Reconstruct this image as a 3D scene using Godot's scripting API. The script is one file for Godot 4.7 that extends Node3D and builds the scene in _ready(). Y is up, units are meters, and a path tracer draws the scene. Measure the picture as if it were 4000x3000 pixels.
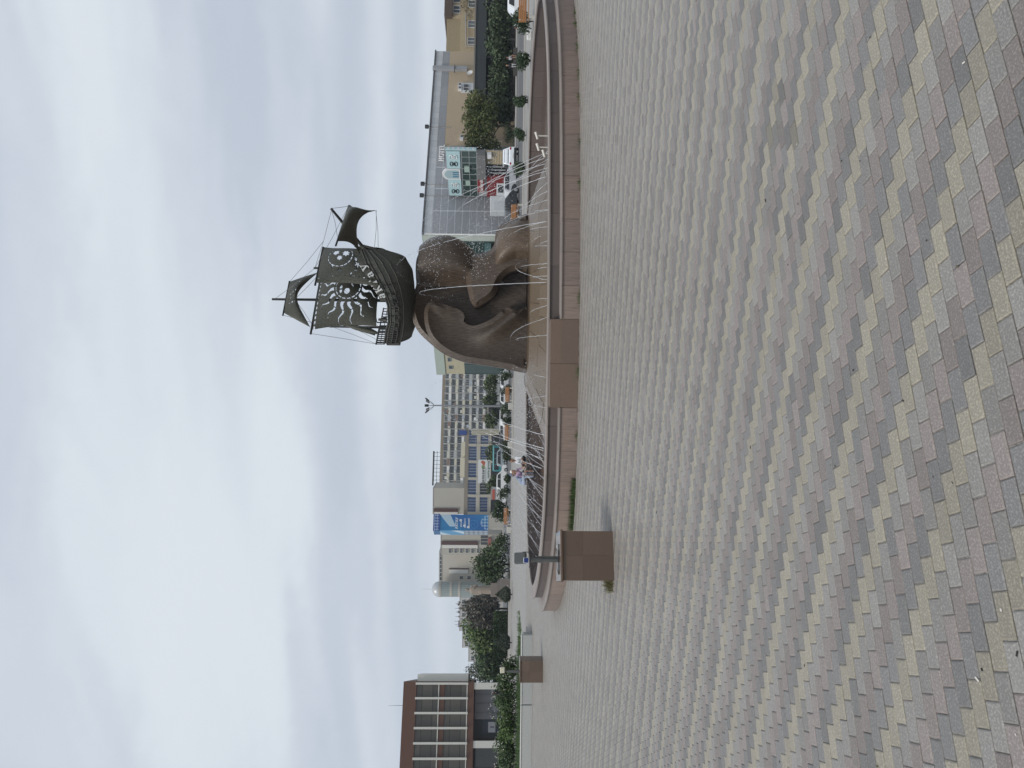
extends Node3D

const FOCAL := 2900.0    # lens in pixels of the 4000 x 3000 photograph, which was taken with the phone held upright
const EYE := Vector3(0, 2.13, 0)
const PITCH := 0.021376
const ROLL := 0.0095
var fw := Vector3(0, -sin(PITCH), -cos(PITCH))
var up0 := Vector3(0, cos(PITCH), -sin(PITCH))
var ex := -up0 * cos(ROLL) + Vector3.RIGHT * sin(ROLL)
var eu := Vector3.RIGHT * cos(ROLL) + up0 * sin(ROLL)
var rng := RandomNumberGenerator.new()
var used := {}
var mats := {}
var texs := {}

# ---------------------------------------------------------------- mesh collecting
class MB:
	var v := PackedVector3Array()
	var n := PackedVector3Array()
	var c := PackedColorArray()
	var uv := PackedVector2Array()
	var col := Color(1, 1, 1)
	var x := Transform3D.IDENTITY
	func put(p: Vector3, q: Vector3) -> void:
		v.append(x * p)
		n.append((x.basis * q).normalized())
		c.append(col)
		uv.append(Vector2.ZERO)
	func tri(a: Vector3, b: Vector3, d: Vector3) -> void:   # counter-clockwise seen from outside
		var q := (b - a).cross(d - a)
		if q.length_squared() < 1e-16:
			return
		put(a, q); put(d, q); put(b, q)
	func quad(a: Vector3, b: Vector3, d: Vector3, e: Vector3) -> void:
		tri(a, b, d); tri(a, d, e)
	func trin(a: Vector3, b: Vector3, d: Vector3, na: Vector3, nb: Vector3, nd: Vector3) -> void:
		put(a, na); put(d, nd); put(b, nb)
	func box(p: Vector3, s: Vector3) -> void:
		var h := s * 0.5
		var k := []
		for i in 8:
			k.append(p + Vector3(h.x if i & 1 else -h.x, h.y if i & 2 else -h.y, h.z if i & 4 else -h.z))
		quad(k[4], k[5], k[7], k[6]); quad(k[1], k[0], k[2], k[3]); quad(k[5], k[1], k[3], k[7])
		quad(k[0], k[4], k[6], k[2]); quad(k[6], k[7], k[3], k[2]); quad(k[0], k[1], k[5], k[4])
	func bevel(p: Vector3, s: Vector3, b: float) -> void:   # a box with chamfered edges
		var h := s * 0.5
		b = minf(b, minf(h.x, minf(h.y, h.z)) * 0.9)
		var i := h - Vector3(b, b, b)
		for sx in [-1, 1]:
			for ax in 3:
				var d := Vector3.ZERO; d[ax] = sx
				var u := Vector3.ZERO; u[(ax + 1) % 3] = 1
				var w := Vector3.ZERO; w[(ax + 2) % 3] = sx
				var m: Vector3 = p + d * h[ax]
				var iu: float = i[(ax + 1) % 3]
				var iw: float = i[(ax + 2) % 3]
				quad(m - u * iu - w * iw, m + u * iu - w * iw, m + u * iu + w * iw, m - u * iu + w * iw)
		for ax in 3:
			var a1 := (ax + 1) % 3
			var a2 := (ax + 2) % 3
			for s1 in [-1, 1]:
				for s2 in [-1, 1]:
					var e0 := p; var e1 := p
					e0[a1] += s1 * h[a1]; e0[a2] += s2 * i[a2]
					e1[a1] += s1 * i[a1]; e1[a2] += s2 * h[a2]
					var l := Vector3.ZERO; l[ax] = i[ax]
					_edge(e0, e1, l, p)
		for s0 in [-1, 1]:
			for s1 in [-1, 1]:
				for s2 in [-1, 1]:
					var q0 := p + Vector3(s0 * h.x, s1 * i.y, s2 * i.z)
					var q1 := p + Vector3(s0 * i.x, s1 * h.y, s2 * i.z)
					var q2 := p + Vector3(s0 * i.x, s1 * i.y, s2 * h.z)
					if s0 * s1 * s2 > 0: tri(q0, q1, q2)
					else: tri(q0, q2, q1)
	func _edge(e0: Vector3, e1: Vector3, l: Vector3, p: Vector3) -> void:
		var q := (e1 - e0).cross(l)
		if q.dot((e0 + e1) * 0.5 - p) > 0: quad(e0 - l, e1 - l, e1 + l, e0 + l)
		else: quad(e0 + l, e1 + l, e1 - l, e0 - l)
	func grid(rows: Array, flip := false, closed := false) -> void:   # smooth sheet through rows of points
		var h := rows.size()
		var w: int = rows[0].size()
		var nn := []
		for j in h:
			var r := PackedVector3Array()
			for i in w:
				var l: Vector3 = rows[j][(i - 1 + w) % w if closed else maxi(i - 1, 0)]
				var rr: Vector3 = rows[j][(i + 1) % w if closed else mini(i + 1, w - 1)]
				var d: Vector3 = rows[maxi(j - 1, 0)][i]
				var u: Vector3 = rows[mini(j + 1, h - 1)][i]
				var q := (rr - l).cross(u - d)
				r.append((-q if flip else q).normalized())
			nn.append(r)
		for j in h - 1:
			for i in (w if closed else w - 1):
				var k := (i + 1) % w
				if flip:
					trin(rows[j][i], rows[j + 1][k], rows[j][k], nn[j][i], nn[j + 1][k], nn[j][k])
					trin(rows[j][i], rows[j + 1][i], rows[j + 1][k], nn[j][i], nn[j + 1][i], nn[j + 1][k])
				else:
					trin(rows[j][i], rows[j][k], rows[j + 1][k], nn[j][i], nn[j][k], nn[j + 1][k])
					trin(rows[j][i], rows[j + 1][k], rows[j + 1][i], nn[j][i], nn[j + 1][k], nn[j + 1][i])
	func tube(pts: Array, rad: Array, sides := 8, caps := true) -> void:
		var rows := []
		var t0: Vector3 = (pts[1] - pts[0]).normalized()
		var u := t0.cross(Vector3.UP if absf(t0.y) < 0.9 else Vector3.RIGHT).normalized()
		for j in pts.size():
			var t: Vector3 = (pts[mini(j + 1, pts.size() - 1)] - pts[maxi(j - 1, 0)]).normalized()
			u = (u - t * u.dot(t)).normalized()
			var w := t.cross(u)
			var r := PackedVector3Array()
			var rr: float = rad[mini(j, rad.size() - 1)]
			for i in sides:
				var a := TAU * i / sides
				r.append(pts[j] + (u * cos(a) + w * sin(a)) * rr)
			rows.append(r)
		grid(rows, false, true)
		if caps:
			for e in [0, pts.size() - 1]:
				for i in range(1, sides - 1):
					if e == 0: tri(rows[e][0], rows[e][i + 1], rows[e][i])
					else: tri(rows[e][0], rows[e][i], rows[e][i + 1])
	func lathe(prof: Array, sides := 16, o := Vector3.ZERO) -> void:   # prof: Vector2(radius, height), upwards
		var rows := []
		for p in prof:
			var r := PackedVector3Array()
			for i in sides:
				var a := -TAU * i / sides
				r.append(o + Vector3(p.x * cos(a), p.y, p.x * sin(a)))
			rows.append(r)
		grid(rows, false, true)
	func drawn_in(poly: PackedVector2Array, inset: float) -> PackedVector2Array:
		var k := poly.size()
		var q := PackedVector2Array()
		var wid := PackedFloat32Array()
		wid.resize(k); wid.fill(inset)
		for go in 40:                     # draw in less where the outline is too tight to be drawn in
			q = PackedVector2Array()
			for i in k:
				var d := (poly[(i + 1) % k] - poly[(i - 1 + k) % k]).normalized()
				q.append(poly[i] + Vector2(-d.y, d.x) * wid[i])
			var hit := false
			for i in (k if inset > 0.0 else 0):
				for s in range(2, mini(40, k - 2)):
					var j := (i + s) % k
					if Geometry2D.segment_intersects_segment(q[i], q[(i + 1) % k], q[j], q[(j + 1) % k]) != null:
						hit = true
						for m in range(-2, s + 3): wid[(i + m + k) % k] *= 0.8
						break
			if not hit: break
		if Geometry2D.triangulate_polygon(q).is_empty(): q = poly.duplicate()
		return q
	func prism(poly: PackedVector2Array, z0: float, z1: float, inset := 0.0, fall := 0.0) -> void:   # outline in x,y; the front at z1 is drawn in by inset over the last fall metres
		if Geometry2D.is_polygon_clockwise(poly): poly.reverse()
		var k := poly.size()
		var q := drawn_in(poly, inset)
		var zm := z1 - fall if fall > 0 else z0
		for f in 2:
			var w := q if f == 0 else poly
			var z := z1 if f == 0 else z0
			var ix := Geometry2D.triangulate_polygon(w)
			for i in range(0, ix.size(), 3):
				var a := w[ix[i]]; var b := w[ix[i + 1]]; var d := w[ix[i + 2]]
				if ((b - a).cross(d - a) < 0) != (f == 1):
					var s := b; b = d; d = s
				tri(Vector3(a.x, a.y, z), Vector3(b.x, b.y, z), Vector3(d.x, d.y, z))
		for i in k:
			var j := (i + 1) % k
			if fall > 0: quad(Vector3(poly[i].x, poly[i].y, z0), Vector3(poly[j].x, poly[j].y, z0), Vector3(poly[j].x, poly[j].y, zm), Vector3(poly[i].x, poly[i].y, zm))
			quad(Vector3(poly[i].x, poly[i].y, zm), Vector3(poly[j].x, poly[j].y, zm), Vector3(q[j].x, q[j].y, z1), Vector3(q[i].x, q[i].y, z1))
	func relief(poly: PackedVector2Array, z0: float, zm: float, q: PackedVector2Array, zf: Callable, step := 0.07) -> void:   # a body whose front swells and sinks as zf says
		var k := poly.size()
		var pts := q.duplicate()
		var lo := q[0]; var hi := q[0]
		for p in q: lo = lo.min(p); hi = hi.max(p)
		var y := lo.y
		while y < hi.y:
			var x := lo.x
			while x < hi.x:
				var p := Vector2(x, y)
				if Geometry2D.is_point_in_polygon(p, q):
					var near := 1e9
					for e in range(0, k): near = minf(near, q[e].distance_squared_to(p))
					if near > step * step * 0.3: pts.append(p)
				x += step
			y += step
		var zs := PackedFloat32Array()
		for p in pts: zs.append(zf.call(p))
		var ix := Geometry2D.triangulate_delaunay(pts)
		var nr := PackedVector3Array()
		nr.resize(pts.size())
		var keep := []
		for i in range(0, ix.size(), 3):
			var A := ix[i]; var B := ix[i + 1]; var D := ix[i + 2]
			if not Geometry2D.is_point_in_polygon((pts[A] + pts[B] + pts[D]) / 3.0, q): continue
			if (pts[B] - pts[A]).cross(pts[D] - pts[A]) < 0:
				var s := B; B = D; D = s
			var va := Vector3(pts[A].x, pts[A].y, zs[A]); var vb := Vector3(pts[B].x, pts[B].y, zs[B]); var vd := Vector3(pts[D].x, pts[D].y, zs[D])
			var nn := (vb - va).cross(vd - va)
			nr[A] += nn; nr[B] += nn; nr[D] += nn
			keep.append([A, B, D, va, vb, vd])
		for t in keep: trin(t[3], t[4], t[5], nr[t[0]], nr[t[1]], nr[t[2]])
		for i in k:
			var j := (i + 1) % k
			var zi := minf(zm, zs[i]); var zj := minf(zm, zs[j])
			quad(Vector3(poly[i].x, poly[i].y, z0), Vector3(poly[j].x, poly[j].y, z0), Vector3(poly[j].x, poly[j].y, zj), Vector3(poly[i].x, poly[i].y, zi))
			quad(Vector3(poly[i].x, poly[i].y, zi), Vector3(poly[j].x, poly[j].y, zj), Vector3(q[j].x, q[j].y, zs[j]), Vector3(q[i].x, q[i].y, zs[i]))
	func mesh() -> ArrayMesh:
		var a := []
		a.resize(Mesh.ARRAY_MAX)
		a[Mesh.ARRAY_VERTEX] = v; a[Mesh.ARRAY_NORMAL] = n; a[Mesh.ARRAY_COLOR] = c; a[Mesh.ARRAY_TEX_UV] = uv
		var m := ArrayMesh.new()
		m.add_surface_from_arrays(Mesh.PRIMITIVE_TRIANGLES, a)
		return m

# ---------------------------------------------------------------- naming and placing
func at(x: float, y: float, depth: float) -> Vector3:   # the point a pixel of the photograph shows at that distance
	var d := fw * FOCAL + ex * (x - 2000.0) + eu * (1500.0 - y)
	return EYE + d * (depth / -d.z)
func ground(x: float, y: float, level := 0.0) -> Vector3:
	var d := fw * FOCAL + ex * (x - 2000.0) + eu * (1500.0 - y)
	return EYE + d * ((level - EYE.y) / d.y)
func numbered(called: String) -> String:
	var k: int = used.get(called, 0)
	used[called] = k + 1
	return called if k == 0 else "%s_%03d" % [called, k]
func tag(o: Node, label: String, category: String, group := "") -> Node:
	o.set_meta("label", label); o.set_meta("category", category)
	if group: o.set_meta("group", group)
	return o
func thing(called: String, label: String, category: String, p := Vector3.ZERO, turn := 0.0, group := "") -> Node3D:
	var o := Node3D.new()
	o.name = numbered(called)
	add_child(o)
	o.position = p; o.rotation.y = turn
	tag(o, label, category, group)
	return o
func copy(t: Node3D, p: Vector3, turn: float, label := "") -> Node3D:
	var o: Node3D = t.duplicate()
	o.name = numbered(String(t.name).get_slice("_0", 0))
	add_child(o)
	o.position = p; o.rotation.y = turn
	if label: o.set_meta("label", label)
	return o
func part(b, called: String, m: Material, parent: Node = null) -> MeshInstance3D:
	var o := MeshInstance3D.new()
	o.mesh = b.mesh() if b is MB else b
	o.material_override = m
	if parent == null:
		o.name = numbered(called)
		add_child(o)
	else:
		o.name = called
		parent.add_child(o, true)
	return o
func boxpart(called: String, p: Vector3, s: Vector3, m: Material, parent: Node, b := 0.0) -> MeshInstance3D:
	var k := MB.new()
	if b > 0: k.bevel(p, s, b)
	else: k.box(p, s)
	return part(k, called, m, parent)
func structure(b, called: String, m: Material) -> MeshInstance3D:
	var o := part(b, called, m)
	o.set_meta("kind", "structure")
	return o

# ---------------------------------------------------------------- materials (colours given as linear base colours)
func noise_tex(freq: float, lo: float, hi: float, sd := 1, octaves := 4, size := 512, kind := FastNoiseLite.TYPE_SIMPLEX_SMOOTH, mid := -1.0) -> NoiseTexture2D:
	var key := "%s %s %s %s %s %s %s %s" % [freq, lo, hi, sd, octaves, size, kind, mid]
	if not texs.has(key):
		var f := FastNoiseLite.new()
		f.noise_type = kind; f.frequency = freq; f.fractal_octaves = octaves; f.seed = sd
		var t := NoiseTexture2D.new()
		t.width = size; t.height = size; t.seamless = true; t.noise = f
		var g := Gradient.new()
		g.set_color(0, Color(lo, lo, lo)); g.set_color(1, Color(hi, hi, hi))
		if mid >= 0: g.add_point(mid, Color(lo, lo, lo).lerp(Color(hi, hi, hi), 0.12))
		t.color_ramp = g
		texs[key] = t
	return texs[key]
func bump_tex(freq: float, strength: float, sd := 5, size := 512) -> NoiseTexture2D:
	var key := "b %s %s %s" % [freq, strength, sd]
	if not texs.has(key):
		var f := FastNoiseLite.new()
		f.frequency = freq; f.fractal_octaves = 4; f.seed = sd
		var t := NoiseTexture2D.new()
		t.width = size; t.height = size; t.seamless = true; t.noise = f; t.as_normal_map = true; t.bump_strength = strength
		texs[key] = t
	return texs[key]
func mat(c: Color, rough := 0.8, vary: Texture2D = null, tile := 1.0, metal := 0.0, bump: Texture2D = null, vcol := false, world := true) -> StandardMaterial3D:
	var key := "%s %s %s %s %s %s %s %s" % [c, rough, vary, tile, metal, bump, vcol, world]
	if mats.has(key): return mats[key]
	var m := StandardMaterial3D.new()
	m.albedo_color = c.linear_to_srgb()
	m.roughness = rough; m.metallic = metal
	m.vertex_color_use_as_albedo = vcol
	if vary or bump:
		m.uv1_triplanar = true; m.uv1_world_triplanar = world
		m.uv1_scale = Vector3.ONE / tile
	if vary: m.albedo_texture = vary
	if bump: m.normal_enabled = true; m.normal_texture = bump
	mats[key] = m
	return m
func L(r: float, g: float, b: float) -> Color: return Color(r, g, b)
func glass(c: Color, rough := 0.08) -> StandardMaterial3D:
	var m := mat(c, rough)
	m.metallic_specular = 0.6
	return m
func smooth(pts: Array, per := 6, closed := true) -> PackedVector2Array:   # Catmull-Rom through plan points
	var r := PackedVector2Array()
	var k := pts.size()
	for i in (k if closed else k - 1):
		var a: Vector2 = pts[(i - 1 + k) % k] if closed else pts[maxi(i - 1, 0)]
		var b: Vector2 = pts[i]
		var c: Vector2 = pts[(i + 1) % k]
		var d: Vector2 = pts[(i + 2) % k] if closed else pts[mini(i + 2, k - 1)]
		for j in per:
			r.append(b.cubic_interpolate(c, a, d, float(j) / per))
	if not closed: r.append(pts[k - 1])
	return r
func text_mesh(s: String, size: float, depth := 0.02, serif := false) -> TextMesh:
	var t := TextMesh.new()
	var f := SystemFont.new()
	f.font_names = PackedStringArray(["Droid Serif" if serif else "Droid Sans"])
	f.font_weight = 700
	t.font = f; t.text = s; t.font_size = 64; t.pixel_size = size / 64.0; t.depth = depth
	t.horizontal_alignment = HORIZONTAL_ALIGNMENT_CENTER
	return t
func letters(s: String, size: float, depth: float, m: Material, parent: Node, p: Vector3, b := Basis.IDENTITY, called := "lettering", serif := false) -> MeshInstance3D:
	var o := part(text_mesh(s, size, depth, serif), called, m, parent)
	o.transform = Transform3D(b, p)
	return o

# ---------------------------------------------------------------- light
func sky_image() -> ImageTexture:
	var w := 1024
	var h := 512
	var f := FastNoiseLite.new()
	f.seed = 11; f.frequency = 0.8; f.fractal_octaves = 5; f.fractal_gain = 0.46
	f.domain_warp_enabled = true; f.domain_warp_amplitude = 0.8; f.domain_warp_frequency = 0.35
	var g := FastNoiseLite.new()
	g.seed = 4; g.frequency = 0.28; g.fractal_octaves = 3
	var im := Image.create_empty(w, h, false, Image.FORMAT_RGBF)
	var dark := Color(0.415, 0.465, 0.545)
	var light := Color(0.585, 0.63, 0.68)
	var low := Color(0.49, 0.545, 0.60)
	for j in h:
		var el := PI / 2 - PI * (j + 0.5) / h
		for i in w:
			var az := TAU * (i + 0.5) / w
			var y := maxf(sin(el), 0.0)
			var c := low
			if el > 0:
				var k := 1.0 / (y + 0.16)
				var x := sin(az) * cos(el) * k
				var z := -cos(az) * cos(el) * k
				var q := f.get_noise_2d(x * 0.42 + z * 0.18, z * 1.3 - x * 0.34) * 0.95 + g.get_noise_2d(x * 0.5 + 7.0, z) * 0.55
				var t := clampf(0.52 + q * 0.85, 0.0, 1.0)
				t = t * t * (3.0 - 2.0 * t)
				c = dark.lerp(light, t)
				c = c.lerp(low, exp(-y * 9.0) * 0.75)
			im.set_pixel(i, j, c)
	return ImageTexture.create_from_image(im)

func light_and_lens() -> void:
	var cam := Camera3D.new()
	cam.name = "camera"
	cam.fov = rad_to_deg(2.0 * atan(1500.0 / FOCAL))
	cam.near = 0.1; cam.far = 1500.0
	add_child(cam)
	cam.transform = Transform3D(Basis(ex, eu, -fw), EYE)
	cam.current = true
	var e := Environment.new()
	e.background_mode = Environment.BG_SKY
	var sm := PanoramaSkyMaterial.new()
	sm.panorama = sky_image()
	var sk := Sky.new()
	sk.sky_material = sm
	e.sky = sk
	e.tonemap_mode = Environment.TONE_MAPPER_LINEAR
	e.tonemap_exposure = 1.23
	e.sdfgi_enabled = true; e.ssao_enabled = true; e.ssil_enabled = true
	e.fog_enabled = true
	e.fog_density = 0.00028
	e.fog_light_color = Color(0.80, 0.85, 0.90)
	var we := WorldEnvironment.new()
	we.name = "environment"; we.environment = e
	add_child(we)
	var sun := DirectionalLight3D.new()
	sun.name = "sun"
	sun.light_energy = 0.5; sun.light_angular_distance = 18.0
	sun.light_color = Color(1.0, 0.97, 0.92)
	sun.shadow_enabled = true
	add_child(sun)
	sun.look_at_from_position(Vector3(-32, 60, 36), Vector3.ZERO)

# ---------------------------------------------------------------- ground
var basin := PackedVector2Array()      # outer foot of the fountain wall in plan (x, z)

func sheet(pts: Array, y: float) -> MB:
	var b := MB.new()
	var p := PackedVector2Array(pts)
	var ix := Geometry2D.triangulate_polygon(p)
	for i in range(0, ix.size(), 3):
		var q := [p[ix[i]], p[ix[i + 1]], p[ix[i + 2]]]
		if (q[1] - q[0]).cross(q[2] - q[0]) > 0: q = [q[0], q[2], q[1]]
		b.tri(Vector3(q[0].x, y, q[0].y), Vector3(q[1].x, y, q[1].y), Vector3(q[2].x, y, q[2].y))
	return b

func make_ground() -> void:
	structure(sheet([Vector2(-900, 60), Vector2(900, 60), Vector2(900, -900), Vector2(-900, -900)], -0.05), "ground",
		mat(L(0.30, 0.29, 0.27), 0.95, noise_tex(0.02, 0.75, 1.0, 2), 9.0))
	structure(sheet([Vector2(-120, 30), Vector2(120, 30), Vector2(120, -56), Vector2(14, -60), Vector2(4, -93), Vector2(-70, -89), Vector2(-120, -89)], -0.011), "plaza",
		mat(L(0.37, 0.355, 0.335), 0.5, noise_tex(0.05, 0.78, 1.0, 3), 1.7, 0.0, bump_tex(0.12, 5.0)))
	var pave := Node3D.new()
	pave.name = "pavement"; pave.set_meta("kind", "structure")
	add_child(pave)
	# one paver: 200 x 100 mm module with chamfered top edges
	var shapes := []
	for k in 3:
		var b := MB.new()
		var w := 0.0975 - 0.0005 * k
		var d := 0.0475 - 0.0005 * k
		var c := 0.006
		var top := [Vector3(-w + c, 0, d - c), Vector3(w - c, 0, d - c), Vector3(w - c, 0, -d + c), Vector3(-w + c, 0, -d + c)]
		var mid := [Vector3(-w, -0.005, d), Vector3(w, -0.005, d), Vector3(w, -0.005, -d), Vector3(-w, -0.005, -d)]
		b.quad(top[0], top[1], top[2], top[3])
		for i in 4:
			var j := (i + 1) % 4
			b.quad(mid[i], mid[j], top[j], top[i])
			b.quad(mid[i] + Vector3.DOWN * 0.03, mid[j] + Vector3.DOWN * 0.03, mid[j], mid[i])
		shapes.append(b.mesh())
	var base := [L(0.70, 0.645, 0.525), L(0.44, 0.43, 0.425), L(0.57, 0.50, 0.475), L(0.59, 0.57, 0.54)]   # sand, slate, rose, grey
	var speck := noise_tex(0.03, 0.70, 1.0, 21, 5, 1024, FastNoiseLite.TYPE_SIMPLEX_SMOOTH, 0.50)
	var grain := bump_tex(0.2, 6.0, 9)
	var tones := []
	for k in 4:
		var row := []
		for j in 5:
			row.append(mat(base[k] * (0.73 + 0.06 * j), 0.38, speck, 0.5, 0.0, grain))
		tones.append(row)
	var ua := Vector3(0.942, 0, -0.335)
	var va := Vector3(-0.335, 0, -0.942)
	var turn := Basis(ua, Vector3.UP, -va)
	var spot := ground(3030, 500)
	var found := []
	for r in range(-20, 600):
		for i in range(int((-32.0 + 0.12 * r) / 0.2), int((38.0 + 0.12 * r) / 0.2)):
			var u := i * 0.2 - 0.12 * r - 0.03
			var p := ua * u + va * (r * 0.1)
			if p.z > -2.0 or p.z < -50.0 or absf(p.x) > -p.z * 0.545 + 0.4: continue
			if p.z < -18 and Geometry2D.is_point_in_polygon(Vector2(p.x, p.z), basin): continue
			found.append([-p.z + absf(p.x) * 0.25, p, posmod(i, 4), i, r])
	found.sort_custom(func(a, b): return a[0] < b[0])
	var left := found.size() - 300
	var mm := MultiMesh.new()
	mm.transform_format = MultiMesh.TRANSFORM_3D; mm.use_colors = true
	mm.mesh = shapes[1]; mm.instance_count = left
	for k in found.size():
		var q: Array = found[k]
		var kind: int = q[2]
		if rng.randf() < 0.025: kind = [0, 3, 2, 1][kind]
		var p: Vector3 = q[1] + Vector3(rng.randf_range(-0.002, 0.002), rng.randf_range(-0.0015, 0.0015), rng.randf_range(-0.002, 0.002))
		var t := Transform3D(turn * Basis.from_euler(Vector3(rng.randf_range(-0.006, 0.006), rng.randf_range(-0.008, 0.008), rng.randf_range(-0.004, 0.004))), p)
		if k < 300:
			var o := MeshInstance3D.new()
			o.mesh = shapes[rng.randi() % 3]; o.material_override = tones[kind][rng.randi() % 5]
			o.name = "paver"
			o.transform = t
			pave.add_child(o, true)
		else:
			var c: Color = base[kind] * (rng.randf_range(0.72, 0.99) if kind else rng.randf_range(0.82, 0.97))
			var e := Vector2(p.x - spot.x, (p.z - spot.z) * 0.8).length()
			if e < 0.5 and rng.randf() < 0.6 - e: c = c * rng.randf_range(0.55, 0.9)   # spilt, dried stain
			c.a = 1.0
			mm.set_instance_transform(k - 300, t)
			mm.set_instance_color(k - 300, c)
	var mi := MultiMeshInstance3D.new()
	mi.multimesh = mm; mi.name = "paver_field"
	mi.material_override = mat(Color.WHITE, 0.38, speck, 0.5, 0.0, grain, true)
	mi.set_meta("kind", "stuff")
	pave.add_child(mi)
	# crumbs, leaves and pebbles lying about
	var lit := MB.new()
	for k in 170:
		var z := -2.2 - 18.0 * pow(rng.randf(), 1.6)
		var p := Vector3(rng.randf_range(-0.53, 0.53) * -z, 0.003, z)
		var s := rng.randf_range(0.003, 0.011)
		lit.col = [L(0.05, 0.045, 0.04), L(0.12, 0.10, 0.07), L(0.6, 0.58, 0.54), L(0.03, 0.03, 0.03)][rng.randi() % 4]
		lit.x = Transform3D(Basis.from_euler(Vector3(0, rng.randf() * TAU, 0)), p)
		lit.bevel(Vector3.ZERO, Vector3(s * rng.randf_range(1, 3), s * 0.6, s), s * 0.2)
	var lo := part(lit, "litter", mat(Color.WHITE, 0.9, null, 1.0, 0.0, null, true))
	tag(lo, "crumbs, pebbles and dry leaf bits scattered on the pavers", "litter")
	lo.set_meta("kind", "stuff")

# ---------------------------------------------------------------- fountain
func off(curve: PackedVector2Array, d: float) -> PackedVector2Array:   # shifted inwards
	var k := curve.size()
	var r := PackedVector2Array()
	for i in k:
		var t := (curve[(i + 1) % k] - curve[(i - 1 + k) % k]).normalized()
		r.append(curve[i] + Vector2(t.y, -t.x) * d)
	return r

func plan_fountain() -> void:
	var q := []
	for p in [[11.0, 21.3], [8.46, 19.87], [5.2, 19.25], [2.76, 19.12], [0.6, 19.18], [-2.06, 19.55], [-4.2, 20.5], [-6.66, 23.2], [-8.1, 27.0], [-7.0, 31.0], [-3.0, 33.8], [3.0, 35.0], [9.0, 34.6], [13.2, 32.0], [14.6, 27.6], [13.4, 23.8]]:
		q.append(Vector2(p[0], -p[1]))
	q.reverse()
	var raw := smooth(q, 12)
	# resample to even steps
	var len := 0.0
	for i in raw.size(): len += raw[i].distance_to(raw[(i + 1) % raw.size()])
	var n := 216
	var step := len / n
	var acc := 0.0
	var r := PackedVector2Array()
	for i in raw.size():
		var a := raw[i]; var b := raw[(i + 1) % raw.size()]
		var l := a.distance_to(b)
		while acc <= l and r.size() < n:
			r.append(a.lerp(b, acc / l))
			acc += step
		acc -= l
	basin = r

func ring_piece(o: PackedVector2Array, a: PackedVector2Array, i0: int, i1: int, y0: float, y1: float, gap := 0.004, bev := 0.0) -> MB:
	var b := MB.new()
	var k := o.size()
	var op := []; var ip := []
	for i in range(i0, i1 + 1):
		op.append(o[i % k]); ip.append(a[i % k])
	var t: Vector2 = (op[1] - op[0]).normalized() * gap
	op[0] += t; ip[0] += t
	t = (op[-1] - op[-2]).normalized() * gap
	op[-1] -= t; ip[-1] -= t
	for i in op.size() - 1:
		var A := Vector3(op[i].x, 0, op[i].y); var B := Vector3(op[i + 1].x, 0, op[i + 1].y)
		var C := Vector3(ip[i + 1].x, 0, ip[i + 1].y); var D := Vector3(ip[i].x, 0, ip[i].y)
		var U := Vector3.UP * y1; var W := Vector3.UP * y0
		var A2 := A.lerp(D, bev); var B2 := B.lerp(C, bev); var V := Vector3.UP * (y1 - bev * A.distance_to(D))
		b.quad(B + W, A + W, A + V, B + V)
		if bev > 0: b.quad(B + V, A + V, A2 + U, B2 + U)
		b.quad(B2 + U, A2 + U, D + U, C + U)
		b.quad(D + W, C + W, C + U, D + U)
		b.quad(A + W, B + W, C + W, D + W)
		if i == 0: b.quad(A + W, D + W, D + U, A + U)
		if i == op.size() - 2: b.quad(C + W, B + W, B + U, C + U)
	return b

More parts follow.
